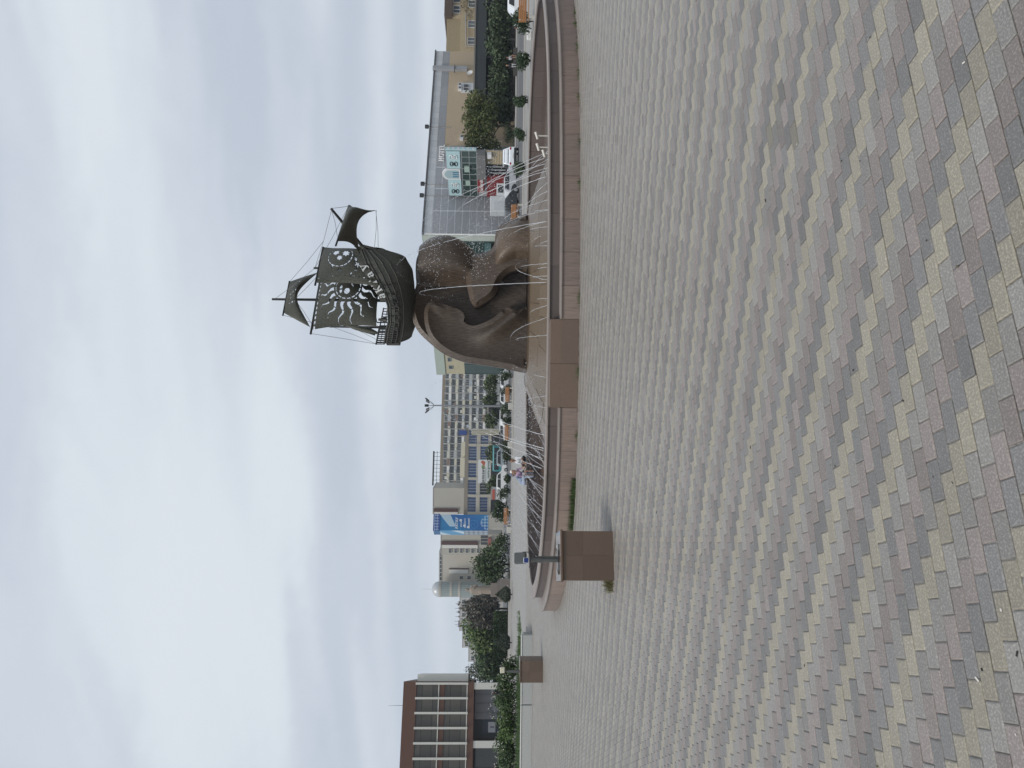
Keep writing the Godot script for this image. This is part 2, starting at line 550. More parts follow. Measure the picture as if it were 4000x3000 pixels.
func make_fountain() -> void:
	var t := thing("fountain", "big round brown granite fountain basin with a bench ledge along its wall", "fountain")
	var gran := noise_tex(0.11, 0.48, 1.0, 31, 5)
	var coarse := bump_tex(0.3, 3.0, 8)
	var lime := noise_tex(0.012, 0.80, 1.0, 71, 4)
	var wall := []
	for q in [L(0.300, 0.226, 0.192), L(0.284, 0.214, 0.184), L(0.318, 0.244, 0.208), L(0.272, 0.210, 0.184)]:
		var wm := mat(q, 0.45, lime, 0.77, 0, coarse)
		wm.uv1_scale = Vector3(2.6, 0.22, 2.6)      # lime streaks run down the slabs
		wall.append(wm)
	var curb := [mat(L(0.225, 0.178, 0.166), 0.5, gran, 0.9, 0, coarse), mat(L(0.255, 0.205, 0.190), 0.5, gran, 1.1, 0, coarse), mat(L(0.200, 0.162, 0.153), 0.45, gran, 0.8, 0, coarse)]
	var cap := [mat(L(0.52, 0.45, 0.41), 0.5, gran, 0.8, 0, coarse), mat(L(0.47, 0.41, 0.38), 0.5, gran, 0.8, 0, coarse)]
	var warm := [mat(L(0.315, 0.222, 0.166), 0.42, gran, 0.9, 0, coarse), mat(L(0.290, 0.208, 0.160), 0.4, gran, 0.9, 0, coarse)]
	var c0 := basin
	var c40 := off(basin, 0.42)
	var k := basin.size()
	var i := 0
	while i < k:
		var s := mini(3 + rng.randi() % 2, k - i)
		var mid := basin[(i + s / 2) % k]
		var near := mid.y > -20.5 and mid.x > -0.7 and mid.x < 1.35
		part(ring_piece(c0, c40, i, i + s, 0.0, 0.45), "wall_slab", wall[rng.randi() % 4] if not near else warm[rng.randi() % 2], t)
		if near:
			part(ring_piece(off(basin, 0.004), off(basin, 0.44), i, i + s, 0.451, 0.735), "block_slab", warm[rng.randi() % 2], t)
		else:
			part(ring_piece(off(basin, -0.035), off(basin, 0.44), i, i + s, 0.451, 0.49, 0.003, 0.02), "ledge_slab", cap[rng.randi() % 2], t)
		i += s
	i = 0
	while i < k:
		var s := mini(4 + rng.randi() % 2, k - i)
		part(ring_piece(off(basin, 0.445), off(basin, 0.8), i, i + s, 0.10, 0.735), "curb_slab", curb[rng.randi() % 3], t)
		part(ring_piece(off(basin, 0.40), off(basin, 0.86), i, i + s, 0.737, 0.78, 0.003, 0.02), "rim_slab", cap[rng.randi() % 2], t)
		i += s
	var fl := off(basin, 0.78)
	var pts := []
	for p in fl: pts.append(p)
	part(sheet(pts, 0.14), "pool_floor", mat(L(0.235, 0.130, 0.062), 0.5, noise_tex(0.03, 0.55, 1.0, 6), 2.2, 0, bump_tex(0.06, 4.0)), t)
	var wt := StandardMaterial3D.new()
	wt.albedo_color = Color(0.30, 0.22, 0.15, 0.30); wt.transparency = BaseMaterial3D.TRANSPARENCY_ALPHA
	wt.roughness = 0.04; wt.normal_enabled = true; wt.normal_texture = bump_tex(0.04, 2.2, 41); wt.normal_scale = 0.35
	wt.uv1_triplanar = true; wt.uv1_world_triplanar = true; wt.uv1_scale = Vector3.ONE / 1.4
	structure(sheet(pts, 0.27), "water", wt)
	# tiled mound in the middle
	var tile := [mat(L(0.27, 0.20, 0.135), 0.25, gran, 1.0, 0, coarse), mat(L(0.32, 0.245, 0.17), 0.22, gran, 1.0, 0, coarse), mat(L(0.235, 0.165, 0.10), 0.28, gran, 1.0, 0, coarse)]
	var core := MB.new()
	core.lathe([Vector2(5.7, 0.10), Vector2(3.02, 1.09), Vector2(0.0, 1.10)], 40, Vector3(2.96, 0, -26))
	var mound := part(core, "mound", tile[2], t)
	var rr := [3.1, 3.75, 4.4, 5.05, 5.7]
	for ring in 4:
		var n := 22 + ring * 4
		for j in n:
			var a0: float = TAU * (j + 0.5 * (ring % 2)) / n + 0.006 / rr[ring]
			var a1: float = TAU * (j + 1 + 0.5 * (ring % 2)) / n - 0.006 / rr[ring]
			if cos((a0 + a1) * 0.5 - PI / 2) < -0.45: continue      # its far side is never seen
			var b := MB.new()
			var f := func(r: float, a: float, up: float) -> Vector3: return Vector3(2.96 + cos(a) * r, 1.13 - (r - 3.02) * 0.372 + up, -26 + sin(a) * r)
			var h := rng.randf_range(-0.006, 0.006)
			var r0: float = rr[ring] + 0.006
			var r1: float = rr[ring + 1] - 0.006
			var q := [f.call(r1, a1, h), f.call(r1, a0, h), f.call(r0, a0, h), f.call(r0, a1, h)]
			b.quad(q[0], q[1], q[2], q[3])
			for e in 4:
				var g := (e + 1) % 4
				b.quad(q[e] + Vector3.DOWN * 0.05, q[g] + Vector3.DOWN * 0.05, q[g], q[e])
			part(b, "tile", tile[rng.randi() % 3], mound)
	# feed pipe and underwater lamps
	var inner := off(basin, 1.35)
	var pp := []
	for j in k:
		var q := inner[j]
		if q.y > -24 and q.x > 4: pp.append(Vector3(q.x, 0.33, q.y))
	if pp.size() > 3:
		pp.sort_custom(func(a, b): return a.x < b.x)
		var b := MB.new()
		b.tube(pp, [0.045], 8)
		part(b, "pipe", mat(L(0.30, 0.16, 0.07), 0.5, gran, 0.6), t)
		for j in range(0, pp.size(), 4):
			var z := MB.new()
			z.tube([pp[j] + Vector3(0, -0.1, 0), pp[j] + Vector3(0.0, 0.10, 0.0), pp[j] + Vector3(0, 0.14, 0)], [0.02, 0.02, 0.012], 6)
			part(z, "nozzle", mat(L(0.45, 0.33, 0.16), 0.35, null, 1, 0.7), t)
	for q in [[2098, 530, 21.6], [2103, 575, 21.2], [2126, 600, 20.9]]:
		var b := MB.new()
		var p := at(q[0], q[1], q[2])
		b.tube([p + Vector3(-0.10, -0.02, 0), p + Vector3(0.07, 0.03, 0), p + Vector3(0.10, 0.04, 0)], [0.035, 0.04, 0.05], 12)
		b.tube([p + Vector3(0, -0.02, 0), Vector3(p.x, 0.1, p.z)], [0.02], 6)
		var o := part(b, "spotlight", mat(L(0.62, 0.60, 0.55), 0.4))
		tag(o, "white cylindrical underwater spotlight on a stalk beside the brown pipe", "spotlight", "fountain spotlights")
	# weeds at the foot of the wall
	var grass := MB.new()
	for j in 1350:
		var p0 := ground(2240, rng.randf_range(1860, 2075))
		if j >= 900: p0 = ground(2250, [40, 95, 210, 330, 420, 760, 1180, 1450, 1700, 2120, 2200, 600][j % 12] + rng.randfn(0, 14))
		var near := 1e9; var best := Vector2.ZERO
		for s in k:
			var dd := absf(basin[s].x - p0.x)
			if basin[s].y > -25 and dd < near: near = dd; best = basin[s]
		var p := Vector3(p0.x, 0, best.y + 0.02 + absf(rng.randfn(0, 0.07)))
		var hh := rng.randf_range(0.05, 0.20) * (1.0 if j < 900 else 0.55)
		var a := rng.randf() * TAU
		var d := Vector3(cos(a), 0, sin(a))
		grass.col = L(0.05, 0.085, 0.025) * rng.randf_range(0.7, 1.6)
		var lean := d * hh * rng.randf_range(0.1, 0.7)
		var side := Vector3(-d.z, 0, d.x) * 0.006
		grass.quad(p - side, p + side, p + side * 0.6 + lean * 0.4 + Vector3.UP * hh * 0.6, p - side * 0.6 + lean * 0.4 + Vector3.UP * hh * 0.6)
		grass.tri(p - side * 0.6 + lean * 0.4 + Vector3.UP * hh * 0.6, p + side * 0.6 + lean * 0.4 + Vector3.UP * hh * 0.6, p + lean + Vector3.UP * hh)
	var go := part(grass, "grass_tuft", mat(Color.WHITE, 0.8, null, 1, 0, null, true))
	tag(go, "green weeds growing in tufts along the foot of the granite fountain wall", "weeds")
	go.set_meta("kind", "stuff")

# ---------------------------------------------------------------- stone wave under the ship
const WU := 0.003678
func wv(list: Array, per := 5, closed := true) -> PackedVector2Array:
	var q := []
	for p in list: q.append(Vector2((854.0 - p[1]) * WU, (1200.0 - p[0]) * WU))
	return smooth(q, per, closed)

func bulge(slices: Array, deep: Callable, seg := 22) -> Array:   # slices: [height, left, right]; a body swelling to the front and rounded to the right
	var rows := []
	for s in slices:
		var r := PackedVector3Array()
		var d: float = deep.call(s[0])
		for i in seg + 1:
			var a := PI * 0.62 * i / seg
			var x: float
			var z: float
			if i < seg / 3:
				x = lerpf(s[1], lerpf(s[1], s[2], 0.45), i / (seg / 3.0)); z = lerpf(-0.05, d, smoothstep(-0.05, 0.9, i / (seg / 3.0)))
			else:
				var b := PI * (i - seg / 3) / (seg - seg / 3)
				var cx := lerpf(s[1], s[2], 0.45)
				x = cx + (s[2] - cx) * pow(absf(sin(b)), 0.8)
				z = -0.25 + (d + 0.25) * signf(cos(b)) * pow(absf(cos(b)), 0.8)
			r.append(Vector3(x, s[0], z))
		rows.append(r)
	return rows

func make_wave() -> void:
	var t := thing("wave_pedestal", "dark brown polished stone wave with curling lobes carrying the metal ship", "pedestal", Vector3(2.96, 1.10, -26))
	var streak := noise_tex(0.02, 0.62, 1.0, 51, 4, 512)
	var m := mat(L(0.138, 0.104, 0.080), 0.24, streak, 1.1, 0, bump_tex(0.3, 2.5, 8))
	var m2 := mat(L(0.150, 0.110, 0.084), 0.24, streak, 1.3, 0, bump_tex(0.3, 2.5, 8))
	var m3 := mat(L(0.205, 0.148, 0.104), 0.26, streak, 1.4, 0, bump_tex(0.3, 2.5, 8))
	for k in [m, m2, m3]: k.uv1_scale = Vector3(1.9, 0.32, 1.9)
	var b := MB.new()
	var near := func(p: Vector2, line: PackedVector2Array) -> float:
		var d := 1e9
		for i in line.size() - 1: d = minf(d, Geometry2D.get_closest_point_to_segment(p, line[i], line[i + 1]).distance_squared_to(p))
		return sqrt(d)
	var rim1 := wv([[1215, 1552], [1010, 1513], [720, 1470], [600, 1450], [450, 1395], [300, 1290], [215, 1215], [160, 1150], [125, 1080], [105, 1000], [98, 930], [105, 860], [125, 790], [148, 720]], 3, false)
	var out1 := wv([[1215, 1400], [1215, 1500], [1216, 1540], [1205, 1552], [1150, 1541], [1010, 1513], [900, 1494], [720, 1470], [600, 1450], [450, 1395], [360, 1340], [300, 1290], [215, 1215], [160, 1150], [125, 1080], [105, 1000], [98, 930], [105, 860], [125, 790], [148, 720], [142, 640], [135, 560], [140, 470], [165, 400], [205, 340], [262, 290], [340, 262], [430, 256], [520, 275], [600, 318], [660, 358], [715, 420], [740, 470], [760, 540], [800, 540], [900, 500], [1000, 400], [1215, 350]])
	if Geometry2D.is_polygon_clockwise(out1): out1.reverse()
	b.relief(out1, -1.0, -0.14, b.drawn_in(out1, 0.16), func(p: Vector2) -> float: return 0.02 - 0.50 * (1.0 - exp(-maxf(0.0, near.call(p, rim1) - 0.12) / 0.42)))
	part(b, "back_body", m, t)
	b = MB.new()
	var rim2 := wv([[1215, 1541], [1010, 1503], [720, 1458], [600, 1436], [480, 1390], [340, 1290], [285, 1220], [250, 1130], [237, 1040], [243, 960], [275, 905], [340, 890]], 3, false)
	var edge2 := wv([[630, 1092], [690, 1112], [760, 1098], [860, 1052], [950, 985], [1010, 935]], 3, false)
	var out2 := wv([[1215, 1400], [1215, 1500], [1216, 1530], [1205, 1541], [1150, 1530], [1010, 1503], [900, 1484], [720, 1458], [600, 1436], [480, 1390], [400, 1340], [340, 1290], [285, 1220], [250, 1130], [237, 1040], [243, 960], [275, 905], [330, 885], [370, 892], [430, 915], [500, 940], [560, 960], [605, 1000], [616, 1035], [606, 1066], [630, 1092], [690, 1112], [760, 1098], [860, 1052], [950, 985], [1010, 935], [1060, 950], [1130, 962], [1215, 965]])
	if Geometry2D.is_polygon_clockwise(out2): out2.reverse()
	b.relief(out2, -0.6, 0.28, b.drawn_in(out2, 0.15), func(p: Vector2) -> float:
		var fall := 0.34 * (1.0 - exp(-maxf(0.0, near.call(p, rim2) - 0.12) / 0.5))
		var swell := 0.30 * exp(-pow(maxf(0.0, near.call(p, edge2) - 0.32) / 0.35, 2.0)) * smoothstep(0.0, 0.42, near.call(p, edge2))
		return 0.46 - fall + swell * (1.0 if p.y < 2.1 else 0.0) * smoothstep(2.1, 1.0, p.y))
	part(b, "front_wave", m, t)
	b = MB.new()
	b.prism(wv([[640, 470], [690, 445], [735, 437], [800, 428], [850, 402], [880, 370], [895, 320], [900, 255], [925, 195], [970, 155], [1040, 120], [1100, 99], [1215, 99], [1215, 565], [1150, 578], [1050, 608], [985, 655], [945, 712], [925, 775], [890, 835], [830, 885], [765, 925], [712, 935], [676, 890], [650, 800], [630, 700], [620, 560]]), -0.9, 0.58, 0.17, 0.19)
	part(b, "neck", m2, t)
	var rx := func(list: Array, x: float) -> float:
		for i in list.size() - 1:
			if x >= list[i][0] and x <= list[i + 1][0]:
				return lerpf(list[i][1], list[i + 1][1], (x - list[i][0]) / (list[i + 1][0] - list[i][0]))
		return list[-1][1]
	var up := [[190, 352], [225, 318], [262, 290], [300, 272], [340, 259], [385, 251], [430, 249], [475, 256], [520, 268], [560, 286], [600, 310], [660, 352], [700, 398], [722, 450]]
	var sl := []
	for i in 27:
		var x := 190.0 + 532.0 * i / 26.0
		sl.append([(1200.0 - x) * WU, (854.0 - 735.0) * WU, (854.0 - rx.call(up, x)) * WU])
	sl.reverse()
	b = MB.new()
	var rows := bulge(sl, func(v: float) -> float:
		var k := (v - 1.76) / (3.72 - 1.76)
		return 0.12 + 0.78 * sqrt(maxf(0.0, 1.0 - pow(absf(k - 0.62) / 0.66, 2.4))))
	b.grid(rows)
	var lip: PackedVector3Array = rows[-1]        # rolled lip and the hollow behind it
	var lip2 := PackedVector3Array()
	var lip3 := PackedVector3Array()
	for p in lip:
		lip2.append(Vector3(p.x * 0.94 + 0.02, p.y, p.z * 0.72 - 0.1))
		lip3.append(Vector3(p.x * 0.92, p.y - 0.5, p.z * 0.65 - 0.1))
	b.grid([lip, lip2, lip3])
	part(b, "upper_curl", m, t)
	var lowr := [[890, 335], [900, 255], [925, 192], [970, 152], [1040, 117], [1100, 95], [1215, 93]]
	sl = []
	for i in 24:
		var x := 890.0 + 325.0 * i / 23.0
		var lx := lerpf(690.0, 590.0, clampf((x - 890.0) / 200.0, 0, 1))
		sl.append([(1200.0 - x) * WU, (854.0 - lx) * WU, (854.0 - rx.call(lowr, x)) * WU])
	sl.reverse()
	b = MB.new()
	b.grid(bulge(sl, func(v: float) -> float: return 0.35 + 0.75 * sqrt(maxf(0.0, 1.0 - pow(clampf(v / 1.14, 0, 1), 3.0)))))
	part(b, "lower_curl", m3, t)

# ---------------------------------------------------------------- metal ship
func curve(list: Array, x: float) -> float:
	if x <= list[0][0]: return list[0][1]
	for i in list.size() - 1:
		if x <= list[i + 1][0]:
			var k: float = (x - list[i][0]) / (list[i + 1][0] - list[i][0])
			k = k * k * (3 - 2 * k) * 0.5 + k * 0.5
			return lerpf(list[i][1], list[i + 1][1], k)
	return list[-1][1]

const DECK := [[-1.5, 1.16], [-1.0, 1.06], [-0.4, 0.90], [0.2, 0.87], [0.7, 0.98], [1.2, 1.22], [1.7, 1.50], [2.02, 1.66]]
const BEAM := [[-1.5, 0.50], [-1.0, 0.62], [0.0, 0.70], [0.7, 0.70], [1.2, 0.64], [1.7, 0.42], [2.02, 0.10]]
const KEEL := [[-1.5, 0.22], [-1.0, 0.06], [0.0, 0.0], [0.7, 0.0], [1.2, 0.02], [1.7, 0.22], [2.02, 0.95]]
func hull(x: float, t: float, side: float, out := 0.0) -> Vector3:
	var k := curve(KEEL, x)
	var b := curve(BEAM, x)
	var w := pow(sin(clampf(t, 0, 1) * PI * 0.56), 0.62) * (1.0 if t < 0.75 else 1.0 - (t - 0.75) * 0.28)
	return Vector3(x, lerpf(k, curve(DECK, x), t), side * (b * w + out))

func sail(a0: Vector3, a1: Vector3, b0: Vector3, b1: Vector3, belly: Vector3, arch: float, hole: Callable, nu := 110, nv := 90, sidearch := 0.06) -> MB:
	# a0 a1 along the yard, b0 b1 at the foot; arch hollows the foot, sidearch the leeches
	var b := MB.new()
	var pos := func(s: float, t: float) -> Vector3:
		var tt := t * (1.0 - arch * (1.0 - pow(absf(s * 2 - 1), 2.0)) * t)
		var ss := lerpf(s, 0.5, sidearch * sin(PI * t) * 1.4 * absf(s * 2 - 1))
		var p := a0.lerp(a1, ss).lerp(b0.lerp(b1, ss), tt)
		return p + belly * pow(sin(PI * clampf(s, 0, 1)), 0.7) * pow(sin(PI * clampf(0.04 + t * 0.86, 0, 1)), 0.8)
	var w := a0.distance_to(a1)
	var h := ((a0 + a1) * 0.5).distance_to((b0 + b1) * 0.5)
	var g := []
	var nn := []
	for j in nv + 1:
		var r := PackedVector3Array()
		for i in nu + 1: r.append(pos.call(float(i) / nu, float(j) / nv))
		g.append(r)
	var th := 0.012
	for j in nv:
		for i in nu:
			var s := (i + 0.5) / nu
			var t := (j + 0.5) / nv
			if hole.call((s - 0.5) * w, t * h): continue
			var p: Vector3 = g[j][i]; var q: Vector3 = g[j][i + 1]; var r: Vector3 = g[j + 1][i + 1]; var u: Vector3 = g[j + 1][i]
			var n := (q - p).cross(u - p).normalized()
			b.put(p, -n); b.put(q, -n); b.put(r, -n); b.put(p, -n); b.put(r, -n); b.put(u, -n)
			var o := n * th
			b.put(p + o, n); b.put(r + o, n); b.put(q + o, n); b.put(p + o, n); b.put(u + o, n); b.put(r + o, n)
	return b

func make_ship() -> void:
	var t := thing("ship_sculpture", "dark green metal sailing ship sculpture with pierced billowing sails on the stone wave", "sculpture", Vector3(2.87, 4.97, -26), -deg_to_rad(38))
	var pat := noise_tex(0.03, 0.5, 1.0, 61, 5)
	var bronze := mat(L(0.120, 0.125, 0.108), 0.5, pat, 0.8, 0.25, bump_tex(0.1, 4.0, 12), false, false)
	var iron := mat(L(0.05, 0.052, 0.049), 0.5, pat, 0.8, 0.2)
	var cloth := mat(L(0.135, 0.138, 0.110), 0.52, pat, 0.9, 0.2, bump_tex(0.1, 3.0, 12), false, false)
	var rope := mat(L(0.14, 0.145, 0.15), 0.6)
	var pale := mat(L(0.55, 0.57, 0.58), 0.5)
	var b := MB.new()
	for side in [1.0, -1.0]:
		var rows := []
		for j in 13:
			var r := PackedVector3Array()
			for i in 46: r.append(hull(-1.5 + 3.52 * i / 45.0, j / 12.0, side))
			rows.append(r)
		b.grid(rows, side < 0)
	for i in 20:                                                            # transom and deck
		var x0 := -1.5 + 3.52 * i / 20.0
		var x1 := -1.5 + 3.52 * (i + 1) / 20.0
		b.quad(hull(x0, 0.9, 1), hull(x1, 0.9, 1), hull(x1, 0.9, -1), hull(x0, 0.9, -1))
	for j in 12:
		b.quad(hull(-1.5, j / 12.0, -1), hull(-1.5, j / 12.0, 1), hull(-1.5, (j + 1) / 12.0, 1), hull(-1.5, (j + 1) / 12.0, -1))
	var hl := part(b, "hull", bronze, t)
	for side in [1.0, -1.0]:
		for q in [[0.40, 0.018], [0.58, 0.024], [0.74, 0.020], [0.90, 0.026], [1.0, 0.034]]:
			b = MB.new()
			var pts := []
			for i in 34: pts.append(hull(-1.5 + 3.5 * i / 33.0, q[0], side, 0.012))
			b.tube(pts, [q[1]], 6)
			part(b, "wale", bronze, hl)
		for i in 15:                                                          # upright timbers
			var x := -1.45 + (0.105 * i if i < 9 else 0.95 + (i - 9) * 0.30)
			b = MB.new()
			b.tube([hull(x, 0.5, side, 0.02), hull(x, 0.7, side, 0.024), hull(x, 1.0, side, 0.02)], [0.022], 5)
			part(b, "timber", iron, hl)
		for i in 5:                                                           # gun ports
			var x := -0.75 + 0.33 * i
			var p := hull(x, 0.66, side, 0.012)
			b = MB.new()
			b.bevel(p, Vector3(0.15, 0.13, 0.05), 0.012)
			var gp := part(b, "gun_port", bronze, hl)
			boxpart("port_hole", p + Vector3(0, 0, side * 0.024), Vector3(0.09, 0.075, 0.012), iron, gp)
	# bow bulwark with the name, beak and quarter gallery
	b = MB.new()
	for side in [1.0, -1.0]:
		var r0 := PackedVector3Array(); var r1 := PackedVector3Array(); var r2 := PackedVector3Array(); var r3 := PackedVector3Array()
		for i in 20:
			var x := 0.40 + 1.62 * i / 19.0
			var p := hull(x, 0.98, side, 0.02)
			r0.append(p); r1.append(p + Vector3(0, 0.20 + 0.05 * (x - 0.40), side * 0.03)); r2.append(r1[i] + Vector3(0, 0, -side * 0.04)); r3.append(p + Vector3(0, 0, -side * 0.04))
		b.grid([r0, r1, r2, r3], side < 0)
	part(b, "bulwark", bronze, t)
	for k in 5:
		var x := 0.66 + 0.235 * k
		var q := hull(x, 0.98, 1, 0.075) + Vector3(0, 0.06 + 0.02 * x, 0)
		var dx := (hull(x + 0.1, 0.98, 1, 0.02) - hull(x - 0.1, 0.98, 1, 0.02)).normalized()
		var nz := dx.cross(Vector3.UP).normalized()
		var ll := part(text_mesh("аКТаУ"[k], 0.34, 0.02, true), "letter", pale, t)
		ll.transform = Transform3D(Basis(dx, nz.cross(dx), nz), q + nz * 0.05)
	b = MB.new()
	b.tube([Vector3(1.85, 1.42, 0), Vector3(2.05, 1.62, 0), Vector3(2.2, 1.74, 0)], [0.10, 0.08, 0.03], 8)
	b.tube([Vector3(1.8, 0.9, 0), Vector3(2.0, 1.25, 0), Vector3(2.14, 1.66, 0)], [0.05, 0.05, 0.03], 6)
	part(b, "beakhead", bronze, t)
	# stern rail
	for side in [1.0, -1.0]:
		b = MB.new()
		for i in 8:
			var p := hull(-1.48 + 0.11 * i, 1.0, side)
			b.tube([p, p + Vector3(0, 0.27, 0)], [0.017], 5)
		b.tube([hull(-1.5, 1.0, side) + Vector3(0, 0.29, 0), hull(-0.68, 1.0, side) + Vector3(0, 0.27, 0)], [0.026], 6)
		b.tube([hull(-1.5, 1.0, side) + Vector3(0, 0.14, 0), hull(-0.68, 1.0, side) + Vector3(0, 0.13, 0)], [0.014], 6)
		part(b, "rail", iron, t)
	b = MB.new()
	for i in 9:
		var z := -0.48 + 0.12 * i
		b.tube([Vector3(-1.52, 1.14, z), Vector3(-1.52, 1.45, z)], [0.016], 5)
	b.tube([Vector3(-1.52, 1.45, -0.5), Vector3(-1.52, 1.45, 0.5)], [0.026], 6)
	b.bevel(Vector3(-1.56, 0.85, 0), Vector3(0.14, 0.5, 0.86), 0.03)
	part(b, "stern_gallery", bronze, t)
	for i in 4: boxpart("stern_window", Vector3(-1.635, 0.9, -0.3 + 0.2 * i), Vector3(0.012, 0.2, 0.11), iron, t)
	b = MB.new()
	b.lathe([Vector2(0.0, 0.28), Vector2(0.04, 0.28), Vector2(0.05, 0.2), Vector2(0.10, 0.05), Vector2(0.12, 0.0)], 10, Vector3(-0.5, 1.0, 0.45))
	b.tube([Vector3(-0.62, 0.9, 0.45), Vector3(-0.62, 1.34, 0.45), Vector3(-0.42, 1.36, 0.45)], [0.022], 6)
	part(b, "bell", iron, t)
	b = MB.new()
	var ring := []
	for i in 17: ring.append(hull(0.35, 0.72, 1, 0.09) + Vector3(cos(TAU * i / 16.0) * 0.10, sin(TAU * i / 16.0) * 0.10, 0))
	b.tube(ring, [0.022], 6)
	part(b, "mooring_ring", iron, t)
	# masts and yards
	var spar := func(called: String, a: Vector3, e: Vector3, r0: float, r1: float) -> void:
		var k := MB.new()
		k.tube([a, a.lerp(e, 0.5), e], [r0, (r0 + r1) * 0.52, r1], 10)
		part(k, called, iron, t)
	spar.call("main_mast", Vector3(0, 0.6, 0), Vector3(0, 4.98, 0), 0.06, 0.04)
	spar.call("fore_mast", Vector3(1.25, 1.0, 0), Vector3(1.25, 3.36, 0), 0.05, 0.035)
	spar.call("mizzen_mast", Vector3(-1.12, 0.9, 0), Vector3(-1.12, 3.10, 0), 0.05, 0.03)
	spar.call("bowsprit", Vector3(1.8, 1.45, 0), Vector3(3.42, 2.50, 0), 0.06, 0.04)
	var br := func(x: float, y: float, l: float, turn: float) -> Vector3: return Vector3(x - l * sin(turn), y, l * cos(turn))   # a point on a yard braced round its mast
	spar.call("main_yard", br.call(0.09, 3.40, -1.40, 0.36), br.call(0.09, 3.42, 1.55, 0.36), 0.036, 0.036)
	spar.call("fore_yard", br.call(1.32, 3.16, -0.90, 0.30), br.call(1.32, 3.18, 0.86, 0.30), 0.034, 0.034)
	spar.call("top_yard", br.call(0.06, 4.48, -0.74, 0.36), br.call(0.06, 4.48, 0.76, 0.36), 0.028, 0.028)
	spar.call("sprit_yard", Vector3(3.0, 2.16, -1.15), Vector3(3.0, 2.10, 1.72), 0.03, 0.03)
	spar.call("lateen_yard", Vector3(-1.28, 1.5, 0.25), Vector3(-0.98, 3.02, -0.1), 0.03, 0.02)
	b = MB.new()
	b.tube([Vector3(-1.22, 1.42, 0.22), Vector3(-1.16, 1.75, 0.14), Vector3(-1.10, 2.2, 0.06), Vector3(-1.03, 2.65, -0.04)], [0.05, 0.12, 0.09, 0.03], 9)
	part(b, "furled_sail", cloth, t)
	# pierced sails
	var main_hole := func(a: float, d: float) -> bool:
		var x := (a - 0.12) * 0.84
		var y := d - 1.12
		var r := sqrt(x * x + y * y)
		var an := atan2(y, x)
		if absf(r - 0.43) < 0.014 and fposmod(an * 16.0 / TAU, 1.0) < 0.72: return true
		if Vector2(x - 0.20, y + 0.02).length() < 0.095: return true
		if pow((x - 0.12) / 0.13, 2.0) + pow((y + 0.24) / 0.05, 2.0) < 1.0 and not (absf(x - 0.12) < 0.025): return true
		if y > 0.08 and y < 0.22 and absf(x + 0.12 - 0.6 * (y - 0.15) * sin(x * 30)) < 0.16 and absf(y - 0.15 - 0.03 * sin(x * 40)) < 0.014: return true
		if r > 0.50 and r < 1.06:
			var n := 15.0
			var ph := fposmod(an * n / TAU + 0.16 * sin((r - 0.5) * 17.0), 1.0) - 0.5
			var wd := absf(ph) * TAU / n * r
			if wd < 0.064 * (1.0 - (r - 0.5) / 0.58) and absf(r - 0.74) > 0.012: return true
		if d < 0.07 and fposmod(a * 5.5, 1.0) < 0.6 and d > 0.025: return true
		return false
	part(sail(br.call(0.14, 3.35, -1.30, 0.36), br.call(0.14, 3.36, 1.42, 0.36), br.call(0.10, 1.12, -1.10, 0.36), br.call(0.12, 1.24, 1.22, 0.36), Vector3(0.70, -0.05, 0.1), 0.04, main_hole, 150, 120), "main_sail", cloth, t)
	var star := func(x: float, y: float, s: float) -> bool:
		var r := sqrt(x * x + y * y)
		return r < s * (0.55 + 0.45 * cos(5.0 * atan2(y, x)))
	var fore_hole := func(a: float, d: float) -> bool:
		var x := (a + 0.08) * 0.92
		var y := d - 0.70
		var r := sqrt(x * x + y * y)
		if absf(r - 0.42) < 0.014 and fposmod(atan2(y, x) * 18.0 / TAU, 1.0) < 0.75: return true
		for q in [[-0.14, -0.16, 0.125], [0.13, -0.02, 0.10], [-0.05, 0.19, 0.135]]:
			var dd := Vector2(x - q[0], y - q[1])
			if dd.length() < q[2] * (0.85 + 0.15 * cos(7.0 * dd.angle())): return true
		for q in [[0.52, 0.70, 0.09], [0.50, 1.22, 0.09], [0.30, 1.30, 0.10], [0.62, 1.05, 0.07], [0.10, 1.25, 0.08], [-0.15, 1.30, 0.09], [0.62, 0.40, 0.07], [-0.38, 1.22, 0.08], [-0.60, 1.10, 0.07]]:
			if star.call(a - q[0], d - q[1], q[2]): return true
		if absf(absf(a + 0.02) - 0.68) < 0.012 and fposmod(d * 7.0, 1.0) < 0.6: return true
		if d > 0.3 and d < 0.5 and absf(sin(a * 13.0) * 0.06 + d - 0.4) < 0.012 and a > 0.25: return true
		return false
	part(sail(br.call(1.36, 3.11, -0.84, 0.30), br.call(1.36, 3.12, 0.80, 0.30), br.call(1.34, 1.36, -0.78, 0.30), br.call(1.30, 1.12, 0.84, 0.30), Vector3(0.42, -0.03, 0.05), 0.04, fore_hole, 90, 96), "fore_sail", cloth, t)
	var top_hole := func(a: float, d: float) -> bool:
		if a > -0.55 and a < 0.35 and d > 0.10 and d < 0.55:
			var n := fposmod(a * 6.0 + d * 2.0, 1.0)
			return absf(n - 0.5) < 0.10 + 0.05 * sin(d * 40.0) and fposmod(d * 7.0 + a * 3.0, 1.0) < 0.55
		return false
	part(sail(br.call(0.10, 4.43, -0.68, 0.36), br.call(0.10, 4.43, 0.70, 0.36), br.call(0.16, 3.48, -1.05, 0.36), br.call(0.12, 3.46, 1.30, 0.36), Vector3(0.26, 0.02, 0.05), 0.62, top_hole, 90, 60, 0.0), "top_sail", cloth, t)
	part(sail(Vector3(3.05, 2.12, -1.08), Vector3(3.05, 2.06, 1.52), Vector3(2.78, 1.30, -1.28), Vector3(2.12, 1.62, 0.62), Vector3(0.46, 0.04, 0), 0.40, func(_a: float, _d: float) -> bool: return false, 44, 30, 0.16), "sprit_sail", cloth, t)
